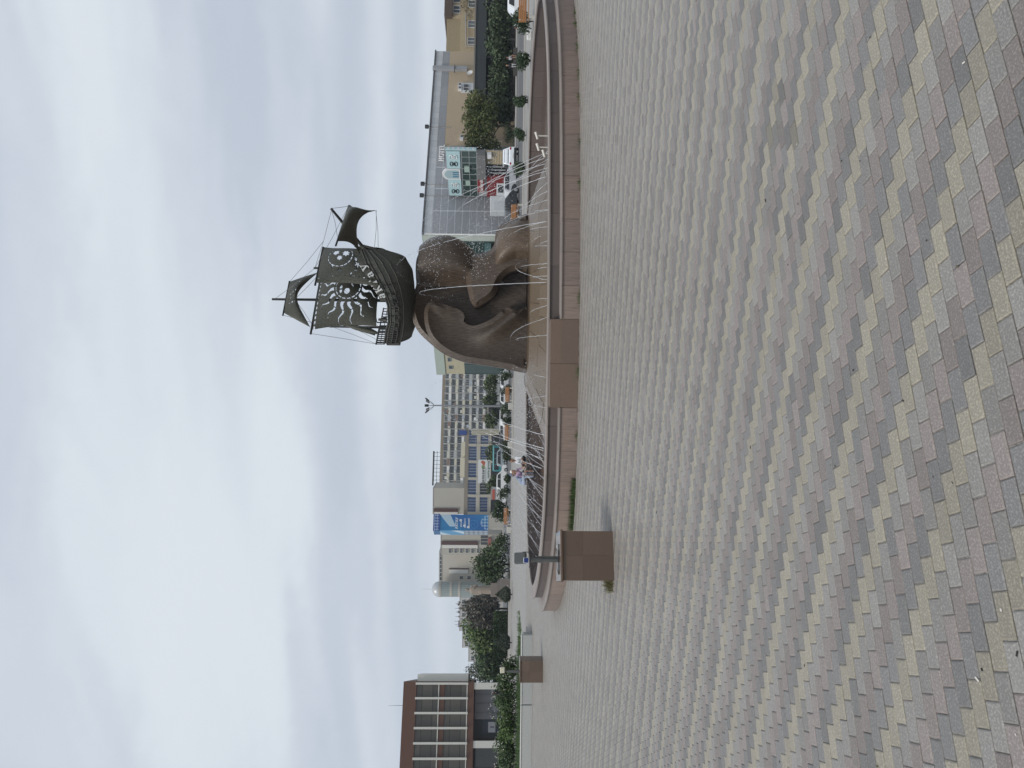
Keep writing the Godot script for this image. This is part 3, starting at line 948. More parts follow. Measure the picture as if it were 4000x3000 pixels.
	# rigging
	var lines := [[Vector3(0, 4.9, 0), Vector3(1.25, 3.32, 0)], [Vector3(1.25, 3.32, 0.03), Vector3(3.4, 2.48, 0)], [Vector3(1.25, 3.32, -0.03), Vector3(3.0, 2.18, -0.9)], [Vector3(0.3, 4.48, -0.7), Vector3(1.85, 3.10, -0.8)],
		[Vector3(-0.2, 4.48, 0.7), Vector3(-1.1, 3.05, 0.1)], [Vector3(-0.44, 3.42, 1.44), Vector3(-1.5, 1.45, 0.5)], [Vector3(0.58, 3.40, -1.3), Vector3(-1.5, 1.45, -0.5)], [Vector3(-1.12, 3.05, 0), Vector3(-1.52, 1.47, 0.45)],
		[Vector3(-1.12, 3.05, 0), Vector3(-0.7, 1.3, 0.6)], [Vector3(-1.12, 2.4, 0), Vector3(-1.52, 1.47, 0.2)], [Vector3(2.78, 1.30, -1.28), Vector3(1.7, 1.2, -0.4)], [Vector3(2.8, 1.28, -1.26), Vector3(1.85, 1.3, -0.25)], [Vector3(0, 4.2, 0), Vector3(-0.3, 3.42, 1.1)], [Vector3(0, 4.2, 0), Vector3(0.5, 3.42, -1.1)],
		[Vector3(3.42, 2.5, 0), Vector3(3.0, 2.18, -1.1)], [Vector3(3.42, 2.5, 0), Vector3(3.0, 2.16, 1.1)]]
	for q in lines:
		b = MB.new()
		b.tube([q[0], q[0].lerp(q[1], 0.5) + Vector3(0, -0.03, 0), q[1]], [0.007], 5)
		part(b, "rigging_line", rope, t)

# ---------------------------------------------------------------- jets
func make_jet(a: Vector3, e: Vector3, apex: float, r: float, brk: float, label: String, group: String) -> void:
	var b := MB.new()
	var n := 60
	var pts := []
	for i in n + 1:
		var s := float(i) / n
		var p := a.lerp(e, s)
		p.y = lerpf(a.y, e.y, s) + 4.0 * (apex - (a.y + e.y) * 0.5) * s * (1.0 - s)
		pts.append(p)
	var stop := int(n * brk * 0.7)
	var q := []; var rad := []
	for i in stop + 1:
		q.append(pts[i] + Vector3(rng.randfn(0, 0.004), rng.randfn(0, 0.004), 0)); rad.append(r * lerpf(0.75, 0.45, float(i) / stop) * rng.randf_range(0.6, 1.2))
	b.tube(q, rad, 6)
	var far := a.distance_to(e) + apex
	var s := brk * 0.70
	while s < 0.99:                 # beads and short threads after the jet has broken up
		var f := s * n
		var i := mini(int(f), n - 1)
		var p: Vector3 = pts[i].lerp(pts[i + 1], f - i)
		var k := maxf(0.0, s - brk * 0.7)
		var sp := 0.004 + 0.075 * pow(k, 1.5)
		p += Vector3(rng.randfn(0, sp), rng.randfn(0, sp), rng.randfn(0, sp))
		drop(b, p, r * rng.randf_range(0.45, 1.1), (pts[i + 1] - pts[i]).normalized() * rng.randf_range(1.2, 3.6 - 2.2 * k))
		s += rng.randf_range(0.05, 0.22) / far * (0.35 + k)
	var o := part(b, "water_jet", water_mat)
	tag(o, label, "water jet", group)
func drop(b: MB, p: Vector3, r: float, along: Vector3) -> void:
	var k := [Vector3(r, 0, 0), Vector3(0, 0, r), Vector3(-r, 0, 0), Vector3(0, 0, -r)]
	var u := (along if along.length() > 0.1 else Vector3.UP) * r
	for i in 4:
		var j := (i + 1) % 4
		b.trin(p + u, p + k[j], p + k[i], u, k[j], k[i])
		b.trin(p - u, p + k[i], p + k[j], -u, k[i], k[j])
var water_mat: StandardMaterial3D

func make_jets() -> void:
	water_mat = StandardMaterial3D.new()
	water_mat.albedo_color = Color(0.95, 0.96, 0.97, 0.6); water_mat.roughness = 0.1; water_mat.transparency = BaseMaterial3D.TRANSPARENCY_ALPHA
	water_mat.backlight_enabled = true; water_mat.backlight = Color(0.7, 0.72, 0.75)
	var mid := Vector3(2.96, 1.4, -26)
	var tall := "thin broken water jet shooting inwards at the stone wave"
	var k := basin.size()
	var ring := off(basin, 1.35)
	# long jets from the rim towards the wave
	for q in [[1103, 2134, 20.9, 1178, 1900, 25.2, 4.5, 0.62], [865, 2134, 21.2, 1120, 1640, 24.9, 4.9, 0.45], [668, 2132, 21.2, 1010, 1880, 25.5, 3.6, 0.5], [640, 2128, 21.9, 1060, 1720, 25.4, 4.5, 0.4], [618, 2126, 22.6, 990, 1960, 25.3, 3.3, 0.5], [600, 2124, 23.2, 960, 2030, 25.0, 2.7, 0.55], [690, 2132, 20.9, 900, 2045, 25.0, 2.2, 0.6],
			[1752, 2124, 20.9, 1500, 2020, 25.6, 3.0, 0.35], [1790, 2120, 21.6, 1450, 1960, 25.8, 3.6, 0.25], [1700, 2126, 20.6, 1520, 2040, 25.4, 2.4, 0.4], [1830, 2116, 22.3, 1610, 2040, 25.0, 2.2, 0.4], [1760, 2122, 21.2, 1410, 1880, 25.9, 4.2, 0.25]]:
		make_jet(at(q[1], q[0], q[2]), at(q[4], q[3], q[5]), q[6], 0.0125, q[7], tall, "jets aimed at the wave")
	# small arches just inside the near rim
	for q in [[1103, 984, 1.62], [1025, 1068, 1.50], [1040, 1062, 1.0], [1226, 1427, 1.75], [1306, 1350, 1.58], [1181, 1278, 1.22], [881, 918, 1.22], [959, 965, 1.08], [1075, 1092, 1.12], [1165, 1172, 1.0], [930, 985, 0.95], [1600, 1560, 1.05], [1540, 1590, 1.25], [1480, 1440, 1.1], [815, 840, 1.1]]:
		var a := at(2140, q[0], 20.6); a.y = 0.35
		var e := at(2140, q[1], 20.9); e.y = 0.3
		make_jet(a, e, q[2], 0.012, 0.55, "small looping water jet arching just behind the near granite rim", "small arching jets")
	# fan of low jets at the basin's narrow end
	for i in 22:
		var y := 1790.0 + 20.0 * i
		var dep := 21.2 + 5.2 * pow((y - 1790.0) / 440.0, 1.7)
		var a := at(2120, y, dep); a.y = 0.35
		var e := a + (mid - a) * Vector3(1, 0, 1) * rng.randf_range(0.34, 0.5)
		e.y = 0.3
		make_jet(a, e, rng.randf_range(0.9, 1.7), 0.0095, rng.randf_range(0.35, 0.55), "low slanting water jet in the fan at the narrow end of the basin", "fan of low jets")
	for i in 9:
		var y := 560.0 + 42.0 * i
		var a := at(2128, y, 22.2); a.y = 0.35
		var e := a + (mid - a) * Vector3(1, 0, 1) * rng.randf_range(0.4, 0.6)
		e.y = 0.7
		make_jet(a, e, rng.randf_range(1.2, 2.2), 0.0095, rng.randf_range(0.35, 0.55), "low slanting water jet between the brown pipe and the tiled mound", "low jets beside the pipe")
	var b := MB.new()
	for i in 3000:
		var c: Vector3 = [at(2010, 2120, 25), at(2040, 1950, 24.5), at(1860, 950, 25.0), at(1700, 960, 24.9), at(2060, 1600, 23.5), at(1930, 760, 23.5)][rng.randi() % 6]
		var s: float = 0.55
		drop(b, c + Vector3(rng.randfn(0, s * 1.3), rng.randfn(0, s * 0.5), rng.randfn(0, s)), rng.randf_range(0.005, 0.015), Vector3(rng.randfn(0, 0.4), 1.2, 0))
	var o := part(b, "spray", water_mat)
	tag(o, "loose white spray of drops hanging over the fountain basin", "spray")
	o.set_meta("kind", "stuff")

# ---------------------------------------------------------------- plants
func leaf(b: MB, p: Vector3, s: float) -> void:
	var u := Vector3(rng.randfn(), rng.randfn(), rng.randfn()).normalized()
	var w := u.cross(Vector3(rng.randfn(), rng.randfn(), rng.randfn())).normalized()
	u *= s * rng.randf_range(0.7, 1.3); w *= s * rng.randf_range(0.35, 0.6)
	b.quad(p - u, p - u * 0.1 - w, p + u, p - u * 0.1 + w)
func ball_leaves(b: MB, c: Vector3, r: Vector3, n: int, s: float, col: Color, shell := 0.45) -> void:
	for i in n:
		var d := Vector3(rng.randfn(), rng.randfn(), rng.randfn()).normalized()
		var k := pow(rng.randf(), shell) * (1.0 + 0.12 * sin(d.x * 7.0 + c.x) + 0.1 * sin(d.y * 9.0 + d.z * 6.0 + c.z))
		var tone := rng.randf_range(0.65, 1.4)
		b.col = Color(col.r * tone * rng.randf_range(0.9, 1.12), col.g * tone, col.b * tone * rng.randf_range(0.85, 1.1))
		leaf(b, c + d * r * k, s)
var leaf_mat: StandardMaterial3D
var bark: StandardMaterial3D
func tree(called: String, label: String, p: Vector3, h: float, blobs: Array, leafsize: float, n: int, col: Color, group := "", trunk := 0.16) -> Node3D:
	# blobs: [offset, radii]
	var t := thing(called, label, "tree", p, 0, group)
	var b := MB.new()
	b.tube([Vector3(0, -0.05, 0), Vector3(0.03, h * 0.25, 0), Vector3(-0.04, h * 0.55, 0.05), Vector3(0, h * 0.85, 0)], [trunk, trunk * 0.75, trunk * 0.5, 0.02], 8)
	part(b, "trunk", bark, t)
	for q in blobs:
		b = MB.new()
		var st := Vector3(0, minf(h * 0.4, q[0].y * 0.6), 0)
		b.tube([st, st.lerp(q[0], 0.5) + Vector3(0, 0.15, 0), q[0], q[0] + Vector3(0, q[1].y * 0.6, 0)], [trunk * 0.45, trunk * 0.3, trunk * 0.16, 0.01], 6)
		part(b, "limb", bark, t)
	b = MB.new()
	var vol := 0.0
	for q in blobs: vol += q[1].x * q[1].y
	for q in blobs: ball_leaves(b, q[0], q[1], int(n * q[1].x * q[1].y / vol), leafsize, col)
	part(b, "crown", leaf_mat, t)
	return t
func shrub(called: String, label: String, p: Vector3, w: float, h: float, leafsize: float, n: int, col: Color, group := "", flowers := 0, fcol := Color(0.7, 0.68, 0.62)) -> Node3D:
	var t := thing(called, label, "shrub", p, 0, group)
	var b := MB.new()
	for i in 5:
		var a := TAU * i / 5.0 + rng.randf()
		b.tube([Vector3(0, -0.03, 0), Vector3(cos(a) * w * 0.12, h * 0.3, sin(a) * w * 0.12), Vector3(cos(a) * w * 0.26, h * 0.7, sin(a) * w * 0.26)], [0.025, 0.018, 0.008], 5)
	part(b, "stem", bark, t)
	b = MB.new()
	for i in 8:
		var a := TAU * i / 8.0 + rng.randf() * 1.2
		var k := rng.randf_range(0.10, 0.34)
		var s := rng.randf_range(0.6, 1.15)
		ball_leaves(b, Vector3(cos(a) * w * k, h * rng.randf_range(0.30, 0.72), sin(a) * w * k), Vector3(w * 0.26 * s, h * 0.34 * s, w * 0.26 * s), int(n / 8.0 * s), leafsize, col * rng.randf_range(0.85, 1.25))
	part(b, "foliage", leaf_mat, t)
	if flowers:
		b = MB.new()
		for i in flowers:
			var d := Vector3(rng.randfn(), absf(rng.randfn()) + 0.1, rng.randfn()).normalized()
			b.col = fcol * rng.randf_range(0.8, 1.1)
			var c := Vector3(0, h * 0.5, 0) + d * Vector3(w * 0.5, h * 0.48, w * 0.5)
			for j in 3: leaf(b, c, 0.045)
		part(b, "blossom", leaf_mat, t)
	return t
func topiary(label: String, p: Vector3, w: float, h: float) -> void:
	var t := thing("topiary_bush", label, "shrub", p, 0, "clipped cone bushes along the plaza edge")
	var b := MB.new()
	b.tube([Vector3(0, -0.05, 0), Vector3(0, h * 0.3, 0)], [0.07, 0.06], 7)
	part(b, "stem", bark, t)
	b = MB.new()
	for i in 3200:
		var k := pow(rng.randf(), 0.6)
		var a := rng.randf() * TAU
		var y := 1.0 - k
		var r := (k / 0.68 if k < 0.68 else 1.0 - (k - 0.68) / 0.32 * 0.45) * w * 0.5
		var g := pow(rng.randf(), 0.16)
		b.col = L(0.028, 0.042, 0.022) * rng.randf_range(0.6, 1.6)
		leaf(b, Vector3(cos(a) * r * g, h * (0.10 + 0.90 * y), sin(a) * r * g), 0.07)
	part(b, "foliage", leaf_mat, t)
func hedge(label: String, a: Vector3, e: Vector3, deep: float, h: float, n: int, col: Color, s := 0.09) -> void:
	var l := a.distance_to(e)
	var t := thing("hedge", label, "hedge", a, atan2(-(e.z - a.z), e.x - a.x))
	var b := MB.new()
	for i in n:
		var f := rng.randf()
		var p := Vector3(rng.randf() * l, rng.randf() * h, deep * 0.5 + rng.randfn(0, 0.05))
		if f < 0.42: p = Vector3(rng.randf() * l, h + rng.randfn(0, 0.06), rng.randf_range(-0.5, 0.5) * deep)
		elif f > 0.8: p = Vector3(rng.randf() * l, rng.randf() * h, rng.randf_range(-0.5, 0.5) * deep)
		elif f < 0.5: p = Vector3(0.0 if rng.randf() < 0.5 else l, rng.randf() * h, rng.randf_range(-0.5, 0.5) * deep)
		b.col = col * rng.randf_range(0.6, 1.5)
		leaf(b, p, s)
	part(b, "foliage", leaf_mat, t)

# ---------------------------------------------------------------- facades laid out on their own planes
func facade(called: String, label: String, category: String, a: Vector3, e: Vector3) -> Node3D:
	var t := thing(called, label, category, Vector3(a.x, 0, a.z), atan2(-(e.z - a.z), e.x - a.x))
	t.set_meta("l", Vector2(a.x, a.z).distance_to(Vector2(e.x, e.z)))
	return t
func gp(y: float, depth: float) -> Vector3:
	var p := at(1940, y, depth)
	p.y = 0
	return p
func on(t: Node3D, x: float, y: float) -> Vector2:      # where on the facade's plane a point seen in the photograph lies
	var d := fw * FOCAL + ex * (x - 2000.0) + eu * (1500.0 - y)
	var inv := t.transform.affine_inverse()
	var o := inv * EYE
	d = inv.basis * d
	var q := o + d * (-o.z / d.z)
	return Vector2(q.x, q.y)
func el(t: Node3D, called: String, m: Material, x0: float, x1: float, y0: float, y1: float, w0: float, w1: float, parent: Node = null) -> MeshInstance3D:
	var xm := (x0 + x1) * 0.5
	var ym := (y0 + y1) * 0.5
	var u0 := on(t, xm, y1).x
	var u1 := on(t, xm, y0).x
	var v0 := on(t, x1, ym).y
	var v1 := on(t, x0, ym).y
	return slab(t, called, m, u0, u1, maxf(v0, 0.0), v1, w0, w1, parent)
func slab(t: Node3D, called: String, m: Material, u0: float, u1: float, v0: float, v1: float, w0: float, w1: float, parent: Node = null) -> MeshInstance3D:
	return boxpart(called, Vector3((u0 + u1) / 2, (v0 + v1) / 2, (w0 + w1) / 2), Vector3(u1 - u0, v1 - v0, w1 - w0), m, parent if parent else t)
func window(t: Node3D, u0: float, u1: float, v0: float, v1: float, pane: Material, fr: Material, cols := 2, rows := 1, w := 0.03) -> void:
	var b := MB.new()
	var f := 0.06
	var W := w + 0.05
	b.box(Vector3((u0 + u1) / 2, v0 + f / 2, W / 2), Vector3(u1 - u0, f, W)); b.box(Vector3((u0 + u1) / 2, v1 - f / 2, W / 2), Vector3(u1 - u0, f, W))
	for i in cols + 1: b.box(Vector3(lerpf(u0 + f / 2, u1 - f / 2, float(i) / cols), (v0 + v1) / 2, W / 2), Vector3(f, v1 - v0 - 2 * f, W))
	for i in range(1, rows): b.box(Vector3((u0 + u1) / 2, lerpf(v0, v1, float(i) / rows), W / 2 - 0.005), Vector3(u1 - u0 - 2 * f, f, W))
	var o := part(b, "window", fr, t)
	slab(t, "pane", pane, u0 + f * 0.5, u1 - f * 0.5, v0 + f * 0.5, v1 - f * 0.5, 0.0, w, o)

# ---------------------------------------------------------------- people
func figure(bones: Array, cell: float) -> MB:      # bones: [a, b, ra, rb, colour]; one continuous skin round them
	var lo := Vector3(1e9, 1e9, 1e9)
	var hi := -lo
	for q in bones:
		var r: float = maxf(q[2], q[3]) + cell * 2
		for p in [q[0], q[1]]:
			lo = lo.min(p - Vector3(r, r, r)); hi = hi.max(p + Vector3(r, r, r))
	var n := Vector3i(((hi - lo) / cell).ceil()) + Vector3i.ONE
	var f := PackedFloat32Array()
	f.resize(n.x * n.y * n.z)
	f.fill(1.0)
	var k := cell * 1.2
	for q in bones:
		var a: Vector3 = q[0]; var e: Vector3 = q[1]
		var ra: float = q[2]; var rb: float = q[3]
		var reach := maxf(ra, rb) + cell * 3
		var l0 := Vector3i(((a.min(e) - Vector3.ONE * reach - lo) / cell).floor()).max(Vector3i.ZERO)
		var l1 := Vector3i(((a.max(e) + Vector3.ONE * reach - lo) / cell).ceil()).min(n - Vector3i.ONE)
		var ab := e - a
		var d2 := maxf(ab.length_squared(), 1e-9)
		for z in range(l0.z, l1.z + 1):
			for y in range(l0.y, l1.y + 1):
				for x in range(l0.x, l1.x + 1):
					var p := lo + Vector3(x, y, z) * cell
					var s := clampf((p - a).dot(ab) / d2, 0, 1)
					var d := (p - a - ab * s).length() - lerpf(ra, rb, s)
					var i := x + n.x * (y + n.y * z)
					var o := f[i]
					var g := clampf(0.5 + 0.5 * (o - d) / k, 0, 1)
					f[i] = lerpf(o, d, g) - k * g * (1 - g)
	var vid := {}
	var vs := PackedVector3Array()
	var cs := PackedColorArray()
	var st := [1, n.x, n.x * n.y]
	for z in n.z - 1:
		for y in n.y - 1:
			for x in n.x - 1:
				var i: int = x + n.x * (y + n.y * z)
				var m := 0
				for c in 8:
					if f[i + (c & 1) + st[1] * ((c >> 1) & 1) + st[2] * (c >> 2)] < 0: m |= 1 << c
				if m == 0 or m == 255: continue
				var acc := Vector3.ZERO
				var cnt := 0
				for c in 8:
					for ax in 3:
						if c & (1 << ax): continue
						var c2 := c | (1 << ax)
						if ((m >> c) & 1) == ((m >> c2) & 1): continue
						var fa: float = f[i + (c & 1) + st[1] * ((c >> 1) & 1) + st[2] * (c >> 2)]
						var fb: float = f[i + (c2 & 1) + st[1] * ((c2 >> 1) & 1) + st[2] * (c2 >> 2)]
						var p := Vector3(c & 1, (c >> 1) & 1, c >> 2)
						p[ax] = fa / (fa - fb)
						acc += p; cnt += 1
				var w := lo + (Vector3(x, y, z) + acc / cnt) * cell
				vid[i] = vs.size()
				vs.append(w)
				var best := 1e9
				var col := Color.WHITE
				for q in bones:
					var ab: Vector3 = q[1] - q[0]
					var s := clampf((w - q[0]).dot(ab) / maxf(ab.length_squared(), 1e-9), 0, 1)
					var d: float = (w - q[0] - ab * s).length() - lerpf(q[2], q[3], s)
					if d < best: best = d; col = q[4]
				cs.append(col)
	var b := MB.new()
	var nr := PackedVector3Array()
	nr.resize(vs.size())
	var fc := []
	for z in range(1, n.z - 1):
		for y in range(1, n.y - 1):
			for x in range(1, n.x - 1):
				var i: int = x + n.x * (y + n.y * z)
				for ax in 3:
					var sa := f[i] < 0
					var sb: bool = f[i + st[ax]] < 0
					if sa == sb: continue
					var u: int = st[(ax + 1) % 3]
					var w: int = st[(ax + 2) % 3]
					var q := [i - u - w, i - w, i, i - u]
					if not (vid.has(q[0]) and vid.has(q[1]) and vid.has(q[2]) and vid.has(q[3])): continue
					q = [vid[q[0]], vid[q[1]], vid[q[2]], vid[q[3]]]
					if not sa: q.reverse()
					var nn := (vs[q[1]] - vs[q[0]]).cross(vs[q[2]] - vs[q[0]])
					for j in 4: nr[q[j]] += nn
					fc.append(q)
	for q in fc:
		for tr in [[0, 1, 2], [0, 2, 3]]:
			for j in [tr[0], tr[2], tr[1]]:
				b.col = cs[q[j]]
				b.put(vs[q[j]], nr[q[j]])
	return b
const SKIN := Color(0.36, 0.21, 0.14)
func person(label: String, p: Vector3, turn: float, bones: Array, group := "", cell := 0.022) -> Node3D:
	var t := thing("person", label, "person", p, turn, group)
	part(figure(bones, cell), "body", mat(Color.WHITE, 0.75, null, 1, 0, null, true), t)
	return t
func limb(a: Vector3, m: Vector3, e: Vector3, r0: float, r1: float, r2: float, c0: Color, c1: Color) -> Array:
	return [[a, m, r0, r1, c0], [m, e, r1, r2, c1]]
func hand(w: Vector3, dir: Vector3, side: Vector3) -> Array:   # palm, four fingers and a thumb
	var r := [[w, w + dir * 0.07, 0.030, 0.034, SKIN]]
	for i in 4:
		var o := w + dir * 0.075 + side * (-0.027 + 0.018 * i)
		var l: float = [0.06, 0.072, 0.068, 0.05][i]
		r.append([o, o + dir * l * 0.6 + Vector3(0, -0.006, 0), 0.010, 0.009, SKIN])
		r.append([o + dir * l * 0.6 + Vector3(0, -0.006, 0), o + dir * l + Vector3(0, -0.024, 0), 0.009, 0.007, SKIN])
	r.append([w + dir * 0.02 + side * -0.03, w + dir * 0.07 + side * -0.062, 0.012, 0.009, SKIN])
	return r
func head(c: Vector3, look: Vector3, hair: Color, r := 0.095) -> Array:
	look = look.normalized()
	var sd := look.cross(Vector3.UP).normalized()
	var q := [[c + Vector3(0, -0.09, 0) - look * 0.01, c + Vector3(0, -0.2, 0) - look * 0.02, 0.048, 0.055, SKIN],
		[c + Vector3(0, 0.02, 0), c + Vector3(0, -0.06, 0) + look * 0.025, r, r * 0.66, SKIN],
		[c + look * (r * 0.98), c + look * (r * 1.14) + Vector3(0, -0.035, 0), 0.012, 0.018, SKIN],
		[c + Vector3(0, 0.05, 0) - look * 0.018, c + Vector3(0, -0.02, 0) - look * 0.045, r * 1.02, r * 0.9, hair]]
	for s in [-1, 1]:
		q.append([c + sd * s * r * 0.98, c + sd * s * r * 0.98 + Vector3(0, -0.03, 0), 0.018, 0.013, SKIN])
		q.append([c + look * r * 0.9 + sd * s * 0.034 + Vector3(0, 0.008, 0), c + look * r * 0.92 + sd * s * 0.03 + Vector3(0, 0.008, 0), 0.012, 0.012, Color(0.02, 0.018, 0.016)])
	q.append([c + look * r * 0.86 + sd * -0.022 + Vector3(0, -0.062, 0), c + look * r * 0.86 + sd * 0.022 + Vector3(0, -0.062, 0), 0.012, 0.012, Color(0.22, 0.08, 0.07)])
	return q
func seated(shirt: Color, legs: Color, hair: Color, lean := Vector3(0.06, 0, 0.06), k := 1.0, bare := true) -> Array:   # sits on the origin facing +z
	var r := []
	var hip := Vector3(0, 0.10, 0)
	var chest := hip + Vector3(0, 0.33, 0) + lean
	var neck := hip + Vector3(0, 0.47, 0) + lean * 1.3
	r.append([hip + Vector3(-0.08, 0, 0), hip + Vector3(0.08, 0, 0), 0.11, 0.11, legs])
	r.append([hip + Vector3(0, 0.06, 0), chest, 0.125, 0.125, shirt])
	r.append([chest + Vector3(-0.10, 0.06, 0), chest + Vector3(0.10, 0.06, 0), 0.085, 0.085, shirt])
	r += head(neck + Vector3(0, 0.17, 0.03), Vector3(0.2, -0.15, 1), hair)
	for s in [-1, 1]:
		var sh := chest + Vector3(s * 0.18, 0.07, 0)
		var elb := sh + Vector3(s * 0.05, -0.25, 0.06)
		var wr := elb + Vector3(-s * 0.05, -0.08, 0.22)
		r += limb(sh, elb, wr, 0.058, 0.043, 0.03, shirt, SKIN if bare else shirt)
		r += hand(wr, Vector3(0, -0.25, 1).normalized(), Vector3(s, 0, 0))
		var kn := hip + Vector3(s * 0.12, 0.02, 0.42)
		var an := kn + Vector3(0, -0.42, 0.04)
		r += limb(hip + Vector3(s * 0.09, 0, 0.02), kn, an, 0.095, 0.065, 0.042, legs, SKIN if bare else legs)
		r.append([an + Vector3(0, -0.05, -0.03), an + Vector3(0, -0.07, 0.14), 0.045, 0.035, Color(0.06, 0.06, 0.07)])
	if k != 1.0:
		for q in r:
			q[0] *= k; q[1] *= k; q[2] *= k; q[3] *= k
	return r
func standing(shirt: Color, legs: Color, hair: Color) -> Array:   # stands on the origin facing +z
	var r := []
	var hip := Vector3(0, 0.92, 0)
	var chest := Vector3(0, 1.28, 0)
	r.append([hip + Vector3(-0.07, 0, 0), hip + Vector3(0.07, 0, 0), 0.12, 0.12, legs])
	r.append([hip + Vector3(0, 0.06, 0), chest, 0.13, 0.14, shirt])
	r.append([chest + Vector3(-0.11, 0.1, 0), chest + Vector3(0.11, 0.1, 0), 0.09, 0.09, shirt])
	r += head(Vector3(0, 1.63, 0.01), Vector3(0.3, -0.05, 1), hair, 0.1)
	for s in [-1, 1]:
		var sh := chest + Vector3(s * 0.20, 0.11, 0)
		var elb := sh + Vector3(s * 0.05, -0.3, -0.02)
		var wr := elb + Vector3(0, -0.25, 0.07)
		r += limb(sh, elb, wr, 0.062, 0.046, 0.032, shirt, SKIN)
		r += hand(wr, Vector3(0, -1, 0.1).normalized(), Vector3(0, 0, 1))
		var kn := Vector3(s * 0.10, 0.50, 0.02)
		var an := Vector3(s * 0.11, 0.09, -0.01)
		r += limb(hip + Vector3(s * 0.085, -0.03, 0), kn, an, 0.10, 0.07, 0.048, legs, legs)
		r.append([an + Vector3(0, -0.045, -0.04), an + Vector3(0, -0.06, 0.15), 0.045, 0.034, Color(0.04, 0.04, 0.04)])
	return r

# ---------------------------------------------------------------- vehicles
func car(called: String, label: String, p: Vector3, turn: float, paint: Color, l := 4.4, h := 1.46, w := 1.78, boxy := 0.0, group := "") -> Node3D:   # nose along +x
	var t := thing(called, label, "car", p, turn, group)
	var pm := mat(paint, 0.25)
	pm.clearcoat_enabled = true; pm.clearcoat = 0.8; pm.clearcoat_roughness = 0.08
	var dark := mat(L(0.02, 0.022, 0.025), 0.1)
	var black := mat(L(0.02, 0.02, 0.02), 0.7)
	var x0 := -l / 2
	var x1 := l / 2
	var belt := h * 0.60
	var sec := func(pts: Array, half: float, pull: float) -> Array:      # a side profile drawn across the car, narrowed upwards
		var rows := []
		for z in [-1.0, -0.96, -0.8, 0.0, 0.8, 0.96, 1.0]:
			var r := PackedVector3Array()
			for q in pts:
				var k: float = 1.0 - pull * clampf((q.y - belt) / (h - belt), 0, 1)
				var edge: float = 1.0 if absf(z) < 0.97 else 0.93
				var c := Vector2(0, belt * 0.7)
				r.append(Vector3(c.x + (q.x - c.x) * (1.0 - (1.0 - edge) * 0.25), c.y + (q.y - c.y) * edge, z * half * k))
			rows.append(r)
		return rows
	var low := smooth([Vector2(x0 + 0.02, 0.32), Vector2(x0, 0.62), Vector2(x0 + 0.06, belt * 0.98), Vector2(x0 + 0.45, belt * 1.03), Vector2(0, belt), Vector2(x1 - 1.2, belt * 0.98), Vector2(x1 - 0.25, belt * 0.82), Vector2(x1, 0.55), Vector2(x1 - 0.05, 0.30), Vector2(x1 - 0.4, 0.22), Vector2(0, 0.20), Vector2(x0 + 0.4, 0.22)], 4)
	var b := MB.new()
	var rows: Array = sec.call(Array(low), w / 2, 0.0)
	b.grid(rows, true, true)
	for s in [0, 6]:
		for i in range(1, low.size() - 1):
			if s == 6: b.tri(rows[s][0], rows[s][i + 1], rows[s][i])
			else: b.tri(rows[s][0], rows[s][i], rows[s][i + 1])
	var body := part(b, "body", pm, t)
	var rear := lerpf(x0 + 0.75, x0 + 0.12, boxy)
	var cab := smooth([Vector2(rear, belt * 0.97), Vector2(lerpf(rear + 0.5, rear + 0.16, boxy), h * 0.95), Vector2(rear + 0.9, h), Vector2(x1 - 2.2, h * 0.99), Vector2(x1 - 1.75, h * 0.93), Vector2(x1 - 1.05, belt * 0.97)], 4, false)
	b = MB.new()
	rows = sec.call(Array(cab), w * 0.485, 0.20)
	b.grid(rows, true)
	for s in [0, 6]:
		for i in range(1, cab.size() - 1):
			if s == 6: b.tri(rows[s][0], rows[s][i + 1], rows[s][i])
			else: b.tri(rows[s][0], rows[s][i], rows[s][i + 1])
	part(b, "roof", pm, body)
	# glass set proud of the cabin
	var gl := func(called2: String, q: Array) -> void:
		var k := MB.new()
		k.quad(q[0], q[1], q[2], q[3])
		var n: Vector3 = (q[1] - q[0]).cross(q[2] - q[0]).normalized() * -0.02
		for i in 4: k.quad(q[i] + n, q[(i + 1) % 4] + n, q[(i + 1) % 4], q[i])
		part(k, called2, dark, t)
	var hb := belt * 1.06
	var ht := h * 0.92
	var zb := w * 0.485 + 0.012
	var zt := w * 0.485 * 0.83 + 0.012
	for s in [1.0, -1.0]:
		for q in [[rear + 0.35, rear + 0.62, x1 - 2.45, x1 - 2.45], [x1 - 2.38, x1 - 2.38, x1 - 1.80, x1 - 1.30]]:
			var a := [Vector3(q[0], hb, zb * s), Vector3(q[3], hb, zb * s), Vector3(q[2], ht, zt * s), Vector3(q[1], ht, zt * s)]
			if s < 0: a.reverse()
			gl.call("side_window", a)
		for x in [x0 + l * 0.19, x1 - l * 0.19]:
			b = MB.new()
			var z0: float = s * (w / 2 - 0.19)
			b.tube([Vector3(x, 0.32, z0), Vector3(x, 0.32, s * (w / 2 + 0.005))], [0.32], 16)
			var wh := part(b, "wheel", black, t)
			b = MB.new()
			b.tube([Vector3(x, 0.32, s * (w / 2 - 0.02)), Vector3(x, 0.32, s * (w / 2 + 0.02))], [0.20, 0.17], 12)
			part(b, "rim", mat(L(0.42, 0.43, 0.44), 0.3, null, 1, 0.6), wh)
		boxpart("headlight", Vector3(x1 - 0.12, belt * 0.74, s * w * 0.36), Vector3(0.2, 0.13, 0.36), mat(L(0.7, 0.72, 0.74), 0.1), t, 0.04)
		boxpart("tail_light", Vector3(x0 + 0.05, belt * 0.85, s * w * 0.41), Vector3(0.14, 0.2, 0.26), mat(L(0.30, 0.012, 0.012), 0.2), t, 0.04)
		boxpart("mirror", Vector3(x1 - 1.45, belt * 1.08, s * (w / 2 + 0.08)), Vector3(0.12, 0.13, 0.18), pm, t, 0.03)
